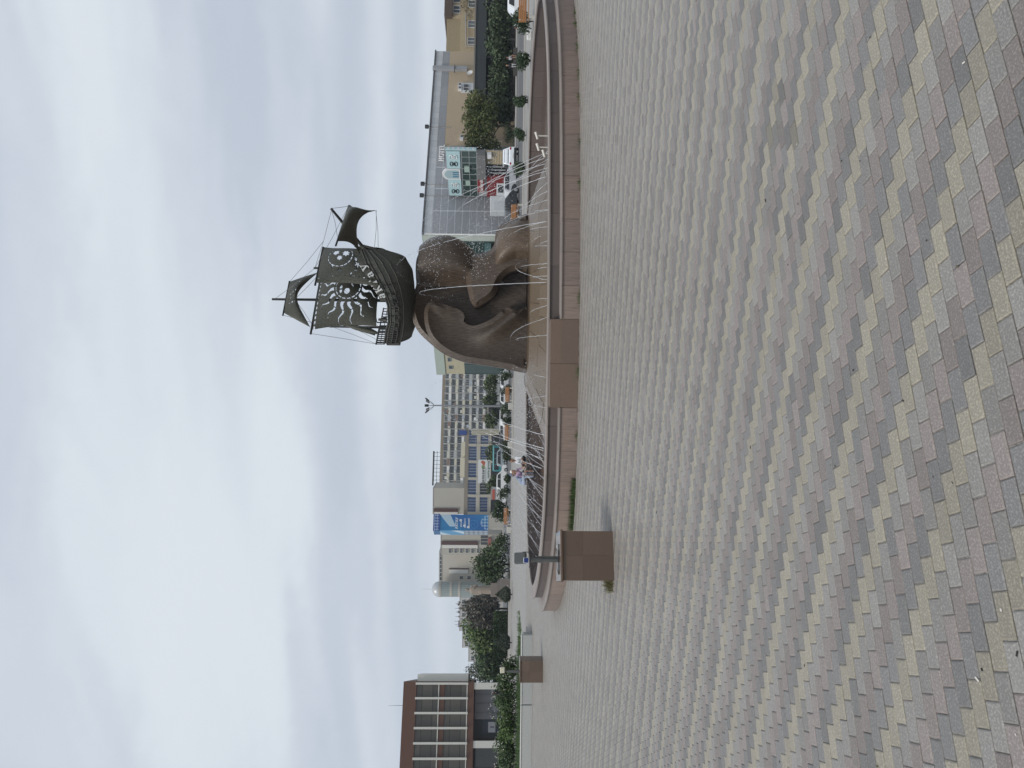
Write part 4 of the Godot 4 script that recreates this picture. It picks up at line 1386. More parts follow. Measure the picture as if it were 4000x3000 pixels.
	var rx := lerpf(rear + 0.10, rear + 0.015, boxy)
	gl.call("rear_window", [Vector3(rx - 0.015, hb, -w * 0.40), Vector3(rx - 0.015, hb, w * 0.40), Vector3(rx + lerpf(0.36, 0.09, boxy), ht, w * 0.35), Vector3(rx + lerpf(0.36, 0.09, boxy), ht, -w * 0.35)])
	gl.call("windscreen", [Vector3(x1 - 1.12, hb, w * 0.42), Vector3(x1 - 1.12, hb, -w * 0.42), Vector3(x1 - 1.74, ht, -w * 0.36), Vector3(x1 - 1.74, ht, w * 0.36)])
	boxpart("bumper", Vector3(x0 + 0.02, 0.40, 0), Vector3(0.12, 0.24, w * 0.94), black if boxy > 0.5 else pm, t, 0.05)
	boxpart("number_plate", Vector3(x0 - 0.045, 0.62, 0), Vector3(0.02, 0.11, 0.5), mat(L(0.75, 0.75, 0.73), 0.5), t)
	return t

# ---------------------------------------------------------------- the town round the square
func make_city() -> void:
	leaf_mat = mat(Color.WHITE, 0.6, null, 1, 0, null, true)
	leaf_mat.backlight_enabled = true; leaf_mat.backlight = Color(0.25, 0.3, 0.12)
	bark = mat(L(0.10, 0.08, 0.06), 0.9, noise_tex(0.08, 0.6, 1.0, 15), 0.4)
	streets()
	light_boxes()
	left_side()
	centre()
	hotel()
	right_side()
	people()

func kerb(called: String, pts: Array, h: float, w: float, m: Material) -> void:
	var b := MB.new()
	for i in pts.size() - 1:
		var a: Vector3 = pts[i]; var e: Vector3 = pts[i + 1]
		b.x = Transform3D(Basis(Vector3.UP, atan2(-(e.z - a.z), e.x - a.x)), (a + e) / 2)
		b.bevel(Vector3(0, h / 2 - 0.03, 0), Vector3(a.distance_to(e), h + 0.06, w), 0.02)
	structure(b, called, m)

func streets() -> void:
	var asphalt := mat(L(0.13, 0.132, 0.138), 0.85, noise_tex(0.05, 0.75, 1.0, 17), 3.0)
	structure(sheet([Vector2(-140, -93), Vector2(4, -96), Vector2(13.5, -62), Vector2(160, -58), Vector2(160, -88), Vector2(34, -90), Vector2(30, -175), Vector2(-140, -175)], -0.02), "road", asphalt)
	var pale := mat(L(0.52, 0.51, 0.49), 0.8, noise_tex(0.05, 0.8, 1.0, 18), 1.0)
	kerb("kerb", [Vector3(-140, 0, -89.5), Vector3(-70, 0, -89.5), Vector3(3.5, 0, -93.5), Vector3(13.6, 0, -60.4), Vector3(160, 0, -56.4)], 0.14, 0.3, pale)
	kerb("kerb", [Vector3(21, 0, -91), Vector3(34, 0, -89.2), Vector3(160, 0, -87.2)], 0.15, 0.35, pale)
	kerb("road_edge_line", [Vector3(20, -0.015, -82.6), Vector3(160, -0.015, -80.4)], 0.004, 0.25, pale)
	structure(sheet([Vector2(34, -89.4), Vector2(160, -87.4), Vector2(160, -97), Vector2(34, -98)], 0.06), "lawn", mat(L(0.075, 0.07, 0.035), 0.95, noise_tex(0.06, 0.5, 1.0, 19), 1.5))
	structure(sheet([Vector2(-140, -96), Vector2(-26, -96), Vector2(-26, -118), Vector2(-140, -118)], 0.03), "lawn", mat(L(0.05, 0.065, 0.03), 0.95, noise_tex(0.06, 0.5, 1.0, 20), 1.5))
	kerb("kerb", [Vector3(-140, 0, -95.6), Vector3(-26, 0, -95.6)], 0.30, 0.5, pale)

func light_boxes() -> void:
	var gran := noise_tex(0.11, 0.48, 1.0, 31, 5)
	var face := [mat(L(0.235, 0.158, 0.115), 0.38, gran, 0.55, 0, bump_tex(0.3, 3.0, 8)), mat(L(0.262, 0.180, 0.130), 0.4, gran, 0.5, 0, bump_tex(0.3, 3.0, 8)), mat(L(0.215, 0.148, 0.112), 0.38, gran, 0.6, 0, bump_tex(0.3, 3.0, 8))]
	var top := mat(L(0.262, 0.180, 0.130), 0.12, gran, 0.6)
	var inside := mat(L(0.20, 0.19, 0.19), 0.8, gran, 0.8)
	var grey := mat(L(0.15, 0.155, 0.15), 0.4, noise_tex(0.05, 0.8, 1.0, 23), 0.3, 0.4)
	var black := mat(L(0.012, 0.012, 0.013), 0.5)
	for q in [[0, ground(2394, 2075), ground(2400, 2268), 0.955], [1, ground(2121, 2581), ground(2121, 2667), 1.0]]:
		var a: Vector3 = q[2]; var e: Vector3 = q[1]
		var w := a.distance_to(e)
		var h: float = q[3]
		var t := thing("granite_plinth", "brown granite plinth with an open niche in its side, nearer the fountain wall" if q[0] == 0 else "brown granite plinth standing in front of the pale planter kerb", "plinth", a, atan2(-(e.z - a.z), e.x - a.x), "granite lamp plinths")
		var d := 0.95
		var y0 := 0.0
		for r in 2:
			var y1: float = [h * 0.575, h - 0.05][r]
			for c in 2:
				boxpart("front_slab", Vector3(w * (0.25 + 0.5 * c), (y0 + y1) / 2, -0.015), Vector3(w / 2 - 0.0012, y1 - y0 - 0.0012, 0.03), face[(r + c + q[0]) % 2], t, 0.0012)
			boxpart("side_slab", Vector3(w - 0.015, (y0 + y1) / 2, -d / 2 - 0.015), Vector3(0.03, y1 - y0 - 0.003, d - 0.032), face[r], t, 0.003)
			boxpart("back_slab", Vector3(w / 2, (y0 + y1) / 2, -d + 0.015), Vector3(w - 0.065, y1 - y0 - 0.003, 0.03), face[2], t, 0.003)
			y0 = y1
		# open side towards the left: frame and a back plate set in
		boxpart("niche_lintel", Vector3(0.02, h - 0.14, -d / 2 - 0.015), Vector3(0.04, 0.17, d - 0.032), face[1], t, 0.004)
		boxpart("niche_jamb", Vector3(0.02, (h - 0.23) / 2, -0.075), Vector3(0.04, h - 0.23, 0.085), face[2], t, 0.004)
		boxpart("niche_jamb", Vector3(0.02, (h - 0.23) / 2, -d + 0.075), Vector3(0.04, h - 0.23, 0.085), face[2], t, 0.004)
		boxpart("niche_back", Vector3(0.09, (h - 0.23) / 2, -d / 2), Vector3(0.02, h - 0.23, d - 0.07), inside, t)
		boxpart("top_slab", Vector3(w / 2, h - 0.024, -d / 2 + 0.01), Vector3(w + 0.05, 0.048, d + 0.05), top, t, 0.012)
		var p := a + (e - a) * 0.42
		var dirz := (e - a).normalized().cross(Vector3.UP)
		p -= dirz * d * 0.42
		p.y = h
		var lampt := thing("floodlight", "short grey floodlight post with blue panel and scrolled iron rings on the granite plinth" if q[0] == 0 else "short grey floodlight post with a cream lamp head on the plinth before the planter", "lamp", p, atan2(-(e.z - a.z), e.x - a.x), "plinth floodlights")
		if q[0] == 0:
			var b := MB.new()
			b.tube([Vector3(0, 0, 0), Vector3(0, 0.52, 0)], [0.042, 0.04], 12)
			b.tube([Vector3(0, 0.30, 0), Vector3(0, 0.52, 0)], [0.048], 12)
			b.tube([Vector3(0, 0.34, 0), Vector3(0, 0.36, 0)], [0.056], 12)
			b.tube([Vector3(0.055, 0, 0.01), Vector3(0.055, 0.40, 0.01)], [0.016], 8)
			part(b, "post", grey, lampt)
			b = MB.new()
			for s in [-1.0, 1.0]:
				for r in [[0.080, 0.47, 0.036, 1.0], [0.075, 0.415, 0.024, 1.0], [0.135, 0.485, 0.024, 1.0]]:
					var ring := []
					for i in 17:
						var an := TAU * i / 16.0
						ring.append(Vector3(s * r[0] + cos(an) * r[2], r[1] + sin(an) * r[2] * r[3], 0))
					b.tube(ring, [0.006], 5, false)
			part(b, "scroll_rings", black, lampt)
			b = MB.new()
			b.x = Transform3D(Basis.from_euler(Vector3(-0.30, 0.12, 0)), Vector3(0.03, 0.70, 0.02))
			b.bevel(Vector3.ZERO, Vector3(0.20, 0.22, 0.10), 0.015)
			part(b, "lamp_head", mat(L(0.085, 0.09, 0.09), 0.45), lampt)
			b = MB.new()
			b.bevel(Vector3(-0.01, 0.595, 0.09), Vector3(0.10, 0.105, 0.03), 0.008)
			var drv := part(b, "driver_box", mat(L(0.55, 0.56, 0.58), 0.4), lampt)
			boxpart("blue_label", Vector3(-0.01, 0.60, 0.107), Vector3(0.085, 0.075, 0.006), mat(L(0.012, 0.035, 0.19), 0.35), drv)
			b = MB.new()
			b.tube([Vector3(-0.13, 0.54, 0.03), Vector3(-0.09, 0.525, 0.09), Vector3(0.07, 0.525, 0.09), Vector3(0.14, 0.54, 0.03), Vector3(0.14, 0.66, 0.0)], [0.008], 6)
			part(b, "bracket", black, lampt)
			var cab := thing("cable", "loose black cable lying on top of the granite plinth", "cable", p + Vector3(0, 0.0, 0), lampt.rotation.y)
			b = MB.new()
			b.tube([Vector3(-0.26, 0.012, 0.12), Vector3(-0.15, 0.012, 0.17), Vector3(-0.02, 0.012, 0.15), Vector3(0.13, 0.012, 0.16), Vector3(0.28, 0.012, 0.15)], [0.009], 6)
			b.tube([Vector3(0.03, 0.012, 0.10), Vector3(0.16, 0.012, 0.02), Vector3(0.22, 0.04, -0.1), Vector3(0.10, 0.012, -0.18), Vector3(-0.12, 0.02, -0.12), Vector3(-0.24, 0.012, 0.02)], [0.005], 5)
			part(b, "cable_run", black, cab)
		else:
			var b := MB.new()
			b.tube([Vector3(0, 0, 0), Vector3(0, 0.50, 0)], [0.06, 0.05], 10)
			b.tube([Vector3(0, 0.5, 0), Vector3(0, 0.62, 0)], [0.03], 8)
			part(b, "post", grey, lampt)
			boxpart("lamp_head", Vector3(0.06, 0.74, 0.03), Vector3(0.24, 0.20, 0.12), mat(L(0.60, 0.58, 0.46), 0.5), lampt, 0.02)
			boxpart("bracket", Vector3(0.02, 0.625, 0.0), Vector3(0.30, 0.03, 0.06), black, lampt, 0.006)
	var w := MB.new()
	for i in 260:
		var p := ground(2392, 2285) + Vector3(rng.randfn(0.02, 0.08), 0, rng.randfn(-0.12, 0.14))
		w.col = L(0.10, 0.095, 0.04) * rng.randf_range(0.5, 1.5)
		var hh := rng.randf_range(0.04, 0.16)
		var d := Vector3(rng.randfn(0, 0.05), hh, rng.randfn(0, 0.05))
		w.quad(p + Vector3(-0.005, 0, 0), p + Vector3(0.005, 0, 0), p + d + Vector3(0.002, 0, 0), p + d - Vector3(0.002, 0, 0))
	var o := part(w, "dry_weed", mat(Color.WHITE, 0.9, null, 1, 0, null, true))
	tag(o, "dry weeds sprouting beside the open niche of the granite plinth", "weeds")
	o.set_meta("kind", "stuff")

# ---------------------------------------------------------------- left: office, planter, hedge, statue
func left_side() -> void:
	var white := mat(L(0.70, 0.70, 0.65), 0.7, noise_tex(0.04, 0.82, 1.0, 24), 2.0)
	var brown := mat(L(0.150, 0.070, 0.045), 0.6, noise_tex(0.05, 0.7, 1.0, 25), 2.5)
	var pane := glass(L(0.052, 0.046, 0.036), 0.4)
	var pane2 := glass(L(0.078, 0.070, 0.056), 0.45)
	var fr := mat(L(0.03, 0.028, 0.026), 0.5)
	var r0 := gp(2662, 95)
	var l0 := gp(2960, 91.9)
	var a := r0 + (l0 - r0) * 1.7
	var t := facade("office_building", "two storey brown and white office block on columns beyond the planter", "building", a, r0)
	var l: float = t.get_meta("l")
	slab(t, "wall", brown, 0, l, 4.6, 13.5, -15, -0.25)
	slab(t, "parapet", brown, 0, l, 11.9, 13.56, -0.249, 0.0)
	slab(t, "floor_band", brown, 0, l, 4.59, 5.40, -0.249, 0.0)
	slab(t, "corner_panel", white, l - 0.02, l + 0.85, 5.35, 11.85, -9, -0.3)
	slab(t, "ground_wall", mat(L(0.03, 0.03, 0.033), 0.5), 0, l - 0.5, 0, 4.6, -15, -3.2)
	var n := 9
	for i in n + 1:
		var u := l - 0.25 - 1.72 * i
		slab(t, "fin", white, u - 0.13, u + 0.13, 5.32, 12.0, -0.248, 0.28)
	for i in n:
		var u1 := l - 0.38 - 1.72 * i
		var u0 := u1 - 1.46
		slab(t, "spandrel", brown, u0, u1, 8.32, 9.0, -0.249, -0.05)
		slab(t, "sill", white, u0, u1, 9.003, 9.12, -0.249, 0.05)
		slab(t, "sill", white, u0, u1, 5.403, 5.52, -0.249, 0.05)
		for q in [[5.52, 8.32], [9.12, 11.9]]:
			var o := slab(t, "window", fr, u0, u1, q[0], q[1], -0.248, -0.19)
			for k in [[0.02, 0.235], [0.265, 0.715], [0.745, 0.98]]:
				slab(t, "pane", pane if rng.randf() < 0.6 else pane2, u0 + 0.05, u1 - 0.05, lerpf(q[0], q[1], k[0]), lerpf(q[0], q[1], k[1]), -0.19, -0.17, o)
	for q in [l - 0.55, l - 7.3, l - 14.1]:
		slab(t, "column", white, q - 0.4, q + 0.4, 0, 4.588, -0.9, -0.1)
	el(t, "glazing", glass(L(0.05, 0.046, 0.04)), 1855, 1990, 2893, 3010, -3.2, -3.1)
	slab(t, "ribbed_wall", mat(L(0.30, 0.30, 0.32), 0.7, noise_tex(0.05, 0.8, 1.0, 24), 1.0), l - 4.6, l - 1.1, 0, 4.5, -3.19, -3.0)
	for i in 3:
		var u := l - 1.6 - 1.1 * i
		slab(t, "rib", mat(L(0.2, 0.2, 0.21), 0.7), u - 0.06, u + 0.06, 0, 4.5, -2.999, -2.9)
	for q in [[1907, 1949, 2762, 2803], [1906, 1935, 2827, 2869]]:
		var o := el(t, "poster", mat(L(0.50, 0.51, 0.54), 0.6), q[0], q[1], q[2], q[3], -3.1, -3.0)
		el(t, "poster_print", mat(L(0.20, 0.21, 0.23), 0.6), q[0] + 8, q[1] - 4, (q[2] + q[3]) / 2 - 4, (q[2] + q[3]) / 2 + 3, -2.999, -2.99, o)
	el(t, "dark_cladding", mat(L(0.030, 0.040, 0.058), 0.4), 1883, 1960, 2757, 2872, -3.19, -3.102)
	el(t, "entrance_door", mat(L(0.14, 0.12, 0.10), 0.3), 1880, 1990, 2722, 2754, -3.19, -3.05)
	var b := MB.new()
	b.tube([Vector3(l - 2.9, 13.5, -2), Vector3(l - 2.95, 15.6, -2)], [0.03, 0.015], 6)
	part(b, "antenna", fr, t)
	# planter
	var kb := mat(L(0.50, 0.52, 0.51), 0.6, noise_tex(0.04, 0.8, 1.0, 26), 1.2)
	var cope := mat(L(0.66, 0.66, 0.63), 0.55, noise_tex(0.04, 0.85, 1.0, 26), 1.2)
	var pt := thing("planter", "long pale concrete planter bed with a whitish coping", "planter", Vector3.ZERO)
	var edge := [Vector3(-13.9, 0, -41.3), Vector3(-17.6, 0, -41.0), Vector3(-21.3, 0, -41.3), Vector3(-25.0, 0, -42.0), Vector3(-29, 0, -43.2)]
	for i in edge.size() - 1:
		var p: Vector3 = edge[i]; var e: Vector3 = edge[i + 1]
		b = MB.new()
		b.x = Transform3D(Basis(Vector3.UP, atan2(-(e.z - p.z), e.x - p.x)), (p + e) / 2)
		b.bevel(Vector3(0, 0.27, -0.15), Vector3(p.distance_to(e) - 0.01, 0.56, 0.3), 0.01)
		part(b, "kerb_panel", kb, pt)
		b = MB.new()
		b.x = Transform3D(Basis(Vector3.UP, atan2(-(e.z - p.z), e.x - p.x)), (p + e) / 2)
		b.bevel(Vector3(0, 0.585, -0.14), Vector3(p.distance_to(e) - 0.006, 0.06, 0.38), 0.012)
		part(b, "coping", cope, pt)
	b = MB.new()
	b.x = Transform3D(Basis(Vector3.UP, deg_to_rad(108.7)), Vector3(-15.3, 0, -45.3))
	b.bevel(Vector3(0, 0.27, 0), Vector3(8.2, 0.56, 0.3), 0.01)
	part(b, "kerb_panel", kb, pt)
	part(sheet([Vector2(-14.2, -41.6), Vector2(-16.4, -48.8), Vector2(-30, -49), Vector2(-29, -43.4), Vector2(-21, -41.5)], 0.53), "soil", mat(L(0.055, 0.07, 0.03), 0.95, noise_tex(0.08, 0.5, 1.0, 27), 0.8), pt)
	var g := MB.new()
	for i in 4200:
		var x := rng.randf_range(-28.5, -14.0)
		var p := Vector3(x, 0.53, -41.55 - rng.randf() * 4.5 - (0.9 if x < -22 else 0.0))
		var hh := rng.randf_range(0.08, 0.34) * (1.0 if x < -16 else 0.7)
		g.col = L(0.045, 0.09, 0.022) * rng.randf_range(0.6, 1.6)
		var d := Vector3(rng.randfn(0, 0.06), hh, rng.randfn(0, 0.06))
		g.quad(p + Vector3(-0.012, 0, 0), p + Vector3(0.012, 0, 0), p + d + Vector3(0.003, 0, 0), p + d - Vector3(0.003, 0, 0))
	var go := part(g, "grass", leaf_mat)
	tag(go, "rough green grass growing in the pale concrete planter", "grass")
	go.set_meta("kind", "stuff")
	var shrubs := [[2610, 44.5, 1.3, 1.25, "low rose shrub right behind the cream floodlight head"], [2665, 45.0, 1.7, 1.45, "rose shrub in the planter between the floodlight plinth and the taller roses"], [2715, 44.5, 1.9, 1.75, "full rose shrub with pale blossoms in front of the office porch"],
		[2765, 46.5, 1.7, 1.95, "tall rose shrub in the planter before the dark office posters"], [2800, 45.0, 1.8, 1.45, "rounded bright green shrub in the planter below the posters"], [2850, 44.8, 2.0, 1.5, "broad bright green shrub in the planter below the white column"], [2905, 46.0, 1.9, 1.55, "rose shrub in the planter before the dark ground floor glazing"], [2950, 45.4, 2.1, 1.35, "spreading rose shrub with sparse blossoms at the far bed of the planter"], [2990, 46.5, 2.0, 1.6, "dark rose shrub in the planter where the kerb leaves the picture"]]
	for i in shrubs.size():
		var q: Array = shrubs[i]
		var p := gp(q[0], q[1]); p.y = 0.52
		shrub("rose_shrub", q[4], p, q[2], q[3], 0.085, 1300, L(0.05, 0.085, 0.028) if i < 4 or i > 5 else L(0.07, 0.115, 0.03), "shrubs in the planter", 26 if i != 4 and i != 5 else 6)
	# clipped hedge, topiary
	hedge("long clipped green hedge in front of the trees and the office porch", gp(3050, 99), gp(2392, 104), 1.6, 1.95, 16000, L(0.055, 0.088, 0.03), 0.24)
	topiary("clipped dark cone bush standing in front of the statue steps", ground(2001, 2322), 2.0, 2.0)
	topiary("clipped dark cone bush standing before the long hedge", ground(1999, 2510), 2.2, 2.05)
	# statue
	var st := mat(L(0.36, 0.31, 0.26), 0.8, noise_tex(0.05, 0.75, 1.0, 28), 1.0)
	var sp := gp(2304, 96)
	var s := thing("statue", "pale stone statue of a robed figure on a stepped pedestal", "statue", sp, 0.25)
	boxpart("pedestal_base", Vector3(0, 0.72, 0), Vector3(2.9, 1.44, 2.6), mat(L(0.24, 0.215, 0.195), 0.8, noise_tex(0.05, 0.75, 1.0, 28), 1.0), s, 0.03)
	boxpart("pedestal_step", Vector3(0, 1.58, 0), Vector3(2.3, 0.28, 2.1), mat(L(0.22, 0.195, 0.178), 0.8, noise_tex(0.05, 0.75, 1.0, 28), 1.0), s, 0.03)
	boxpart("pedestal_block", Vector3(0, 2.15, 0), Vector3(1.72, 0.86, 1.6), mat(L(0.27, 0.235, 0.21), 0.8, noise_tex(0.05, 0.75, 1.0, 28), 1.0), s, 0.03)
	var c := Color(1, 1, 1)
	var fig := [[Vector3(0, 0.2, 0), Vector3(0, 1.4, 0.02), 0.56, 0.52, c], [Vector3(0, 1.4, 0.02), Vector3(0, 2.55, 0), 0.50, 0.46, c], [Vector3(-0.36, 2.62, 0), Vector3(0.36, 2.62, 0), 0.26, 0.26, c], [Vector3(0, 2.8, 0), Vector3(0.0, 3.05, 0.04), 0.16, 0.13, c], [Vector3(0.0, 3.22, 0.08), Vector3(0.0, 3.38, 0.06), 0.19, 0.21, c],
		[Vector3(0.02, 3.27, 0.27), Vector3(0.02, 3.22, 0.30), 0.04, 0.05, c], [Vector3(0.0, 3.05, 0.20), Vector3(0.0, 2.92, 0.16), 0.09, 0.05, c], [Vector3(0.46, 2.55, 0.02), Vector3(0.60, 2.05, 0.18), 0.18, 0.15, c], [Vector3(0.60, 2.05, 0.18), Vector3(0.26, 2.38, 0.48), 0.14, 0.09, c], [Vector3(0.26, 2.38, 0.48), Vector3(0.14, 2.52, 0.52), 0.09, 0.06, c],
		[Vector3(-0.46, 2.55, 0.02), Vector3(-0.56, 1.8, 0.12), 0.18, 0.15, c], [Vector3(-0.56, 1.8, 0.12), Vector3(-0.46, 1.3, 0.36), 0.14, 0.09, c], [Vector3(-0.25, 0.05, 0.2), Vector3(-0.15, 1.6, 0.36), 0.3, 0.16, c], [Vector3(0.28, 0.05, 0.15), Vector3(0.2, 1.9, 0.3), 0.3, 0.16, c], [Vector3(-0.2, 0.05, 0.45), Vector3(-0.2, 0.05, 0.65), 0.12, 0.1, c]]
	for q in fig:
		for k in 2: q[k] = q[k] * 0.93 + Vector3(0, 2.53, 0)
	part(figure(fig, 0.06), "figure", st, s)
	# trees
	tree("grey_tree", "dark greyish purple leafed tree beside the robed statue", gp(2378, 113), 6.2, [[Vector3(0, 3.7, 0), Vector3(2.0, 2.5, 2.0)], [Vector3(1.2, 2.6, 0.4), Vector3(1.5, 1.8, 1.5)], [Vector3(-1.3, 3.1, 0.2), Vector3(1.6, 2.0, 1.5)]], 0.24, 3224, L(0.125, 0.118, 0.105), "trees beyond the hedge").scale = Vector3(1.12, 1.15, 1.12)
	tree("green_tree", "bright green broad tree beyond the long hedge", gp(2452, 118), 6.3, [[Vector3(0, 4.0, 0), Vector3(2.4, 2.2, 2.0)], [Vector3(-1.9, 3.1, 0.3), Vector3(1.8, 1.9, 1.6)], [Vector3(1.4, 3.4, -0.2), Vector3(1.7, 2.0, 1.6)]], 0.26, 3472, L(0.12, 0.175, 0.06), "trees beyond the hedge").scale = Vector3(1.12, 1.15, 1.12)
	tree("green_tree", "dull green low tree between the bright tree and the office", gp(2560, 120), 4.8, [[Vector3(0, 2.9, 0), Vector3(2.3, 1.8, 2.0)], [Vector3(1.8, 2.4, 0), Vector3(1.7, 1.6, 1.6)], [Vector3(-1.9, 2.4, 0), Vector3(1.8, 1.7, 1.6)]], 0.26, 3224, L(0.09, 0.135, 0.065), "trees beyond the hedge").scale = Vector3(1.12, 1.15, 1.12)
	tree("thin_tree", "thin wispy grey green tree next to the white office corner", gp(2622, 128), 6.2, [[Vector3(0, 4.2, 0), Vector3(1.5, 1.9, 1.4)], [Vector3(-1.2, 3.1, 0), Vector3(1.3, 1.5, 1.3)]], 0.22, 930, L(0.10, 0.11, 0.09), "trees beyond the hedge", 0.1).scale = Vector3(1.12, 1.15, 1.12)
	tree("dark_tree", "dark green bushy tree between the domed building and the statue", gp(2205, 106), 5.5, [[Vector3(0, 3.4, 0), Vector3(2.1, 1.9, 1.9)], [Vector3(-1.4, 2.6, 0.3), Vector3(1.6, 1.9, 1.5)], [Vector3(1.3, 2.4, 0.2), Vector3(1.6, 1.7, 1.5)], [Vector3(0.2, 1.7, 0.7), Vector3(2.0, 1.3, 1.6)]], 0.24, 3720, L(0.055, 0.085, 0.034))
	shrub("round_shrub", "large dark round shrub beside the dark bushy tree", gp(2125, 94), 2.7, 2.75, 0.17, 2000, L(0.055, 0.085, 0.034), "round shrubs behind the plaza")
	shrub("round_shrub", "dark round shrub behind the bench next to the blue banner", gp(1995, 97), 3.0, 2.7, 0.17, 2000, L(0.030, 0.052, 0.020), "round shrubs behind the plaza")
	car("parked_car", "white parked car half hidden by the dark bushy tree", gp(2192, 110), 0.3, L(0.72, 0.73, 0.75), 4.3, 1.5, 1.78, 0.6)

func plain_block(called: String, label: String, y_left: float, y_right: float, d: float, top: float, m: Material, deep := 14.0, skew := 0.0) -> Node3D:
	var t := facade(called, label, "building", gp(y_left, d), gp(y_right, d + skew))
	var l: float = t.get_meta("l")
	var v := on(t, top, (y_left + y_right) / 2).y
	slab(t, "wall", m, 0, l, 0, v, -deep, 0)
	slab(t, "roof_edge", mat(L(0.30, 0.28, 0.26), 0.8), -0.05, l + 0.05, v, v + 0.25, -deep - 0.05, 0.06)
	return t

func centre() -> void:
	var plaster := mat(L(0.56, 0.53, 0.46), 0.85, noise_tex(0.04, 0.8, 1.0, 33), 3.0)
	var tilew := mat(L(0.50, 0.48, 0.43), 0.75, noise_tex(0.12, 0.82, 1.0, 34), 2.0)
	var maroon := mat(L(0.075, 0.035, 0.032), 0.6)
	var whitep := mat(L(0.62, 0.62, 0.60), 0.75)
	var grey := mat(L(0.58, 0.58, 0.56), 0.8, noise_tex(0.04, 0.8, 1.0, 35), 3.0)
	var dpane := glass(L(0.035, 0.042, 0.05))
	var bpane := glass(L(0.045, 0.075, 0.16), 0.06)
	# long apartment block with balconies
	var t := facade("apartment_block", "long grey apartment block crowded with mismatched balconies", "building", gp(1910, 279), gp(1430, 292))
	var l: float = t.get_meta("l")
	var top := 23.1
	slab(t, "wall", grey, 0, l, 0, top - 1.0, -14, 0)
	slab(t, "parapet", mat(L(0.33, 0.27, 0.20), 0.85, noise_tex(0.04, 0.8, 1.0, 36), 3.0), -0.1, l + 0.1, top - 1.0, top, -14.1, 0.25)
	var bal := [mat(L(0.74, 0.74, 0.72), 0.8), mat(L(0.62, 0.61, 0.56), 0.8), mat(L(0.58, 0.55, 0.44), 0.8), mat(L(0.42, 0.43, 0.43), 0.8), mat(L(0.24, 0.16, 0.13), 0.8), mat(L(0.40, 0.44, 0.48), 0.7), mat(L(0.55, 0.54, 0.47), 0.8)]
	var bays := 17
	var bw := l / bays
	for f in 8:
		var v := top - 1.05 - 2.66 * (f + 1)
		slab(t, "floor_slab", mat(L(0.30, 0.30, 0.29), 0.85), 0, l, v - 0.1, v + 0.08, 0.002, 1.0)
		if f > 6: continue
		for i in bays:
			var u := bw * i
			if f == 0: slab(t, "party_wall", grey, u - 0.08, u + 0.08, 2.0, top - 1.05, 0.003, 1.05)
			var glazed := rng.randf() < 0.4
			slab(t, "balcony_front", bal[rng.randi() % 7], u + 0.12, u + bw - 0.12, v + 0.09, v + (1.12 if glazed else rng.randf_range(0.8, 1.1)), 0.9, 1.02)
			window(t, u + 0.25, u + bw - 0.25, v + 1.14, v + 2.42, dpane, whitep if rng.randf() < 0.7 else bal[3], 3 + rng.randi() % 2, 1, 0.98 if glazed else 0.03)
			if rng.randf() < 0.34: slab(t, "air_conditioner", whitep, u + 0.3, u + 1.05, v + 0.3, v + 0.85, 1.03, 1.35)
			if rng.randf() < 0.22: slab(t, "laundry", bal[rng.randi() % 7], u + 0.5, u + 1.7, v + 0.9, v + 1.8, 1.04, 1.07)
	var sc := MB.new()
	for i in 9: sc.box(Vector3(2.0 + i * 1.5, top + 1.3, -2), Vector3(0.12, 2.6, 0.12))
	sc.box(Vector3(8, top + 2.6, -2), Vector3(13, 0.5, 1.4)); sc.box(Vector3(8, top + 1.3, -2), Vector3(13, 0.15, 0.15))
	part(sc, "roof_frame", mat(L(0.03, 0.03, 0.03), 0.7), t)
	# tiled tower and glazed two storey building
	var e := plain_block("tiled_tower", "beige tiled blind tower with a maroon stripe beside the blue banner", 2009, 1908, 205, 1694, tilew, 12.0)
	el(e, "stripe", maroon, 1694, 1788, 1986, 1999, 0.002, 0.4)
	el(e, "white_pier", whitep, 1698, 1788, 1999.5, 2010, 0.002, 0.2)
	var gz := facade("glazed_building", "beige two storey building with blue glazed bays under the apartment block", "building", gp(2008, 199), gp(1678, 206))
	l = gz.get_meta("l")
	slab(gz, "wall", plaster, 0, l, 0, 10.4, -10, 0)
	slab(gz, "cornice", mat(L(0.34, 0.30, 0.25), 0.85, noise_tex(0.04, 0.75, 1.0, 36), 2.0), -0.1, l + 0.1, 9.55, 10.5, -10, 0.35)
	slab(gz, "ledge", plaster, 0, l, 6.3, 7.2, 0.002, 0.25)
	var n := int(l / 4.6)
	var gw := l / n
	for i in n:
		var u := l - gw * (i + 1)
		for q in [[4.1, 6.28], [7.22, 9.5]]:
			window(gz, u + 0.5, u + gw - 0.14, q[0], q[1], bpane if rng.randf() < 0.8 else dpane, whitep, 5, 1, 0.06)
		slab(gz, "pier", plaster, u - 0.12, u + 0.48, 0, 9.54, 0.002, 0.4)
	slab(gz, "shop_front", mat(L(0.02, 0.02, 0.022), 0.3), 0.3, l - 0.3, 0.2, 3.3, 0.002, 0.05)
	el(gz, "blue_panel", mat(L(0.03, 0.07, 0.26), 0.5), 1793, 1823, 1683, 1700, 0.3, 0.6)
	for i in 4: el(gz, "cream_column", mat(L(0.55, 0.52, 0.42), 0.8), 1842, 1950, 1681 + i * 5.2, 1684 + i * 5.2, 0.41, 0.9)
	for q in [[1795, 1815, 1780, 1850], [1800, 1820, 1716, 1770]]: el(gz, "roof_cabin", bal[2], q[0], q[1], q[2], q[3], -6, -3)
	# blue banner on its own corner tower
	banner()
	var d2 := plain_block("tiled_block", "grey tiled apartment end with a maroon stripe and a column of bay windows", 2168, 2088, 226, 1724, tilew, 14.0)
	el(d2, "stripe", maroon, 1724, 1866, 2114, 2127, 0.002, 0.5)
	el(d2, "white_strip", whitep, 1728, 1866, 2128, 2140, 0.002, 0.3)
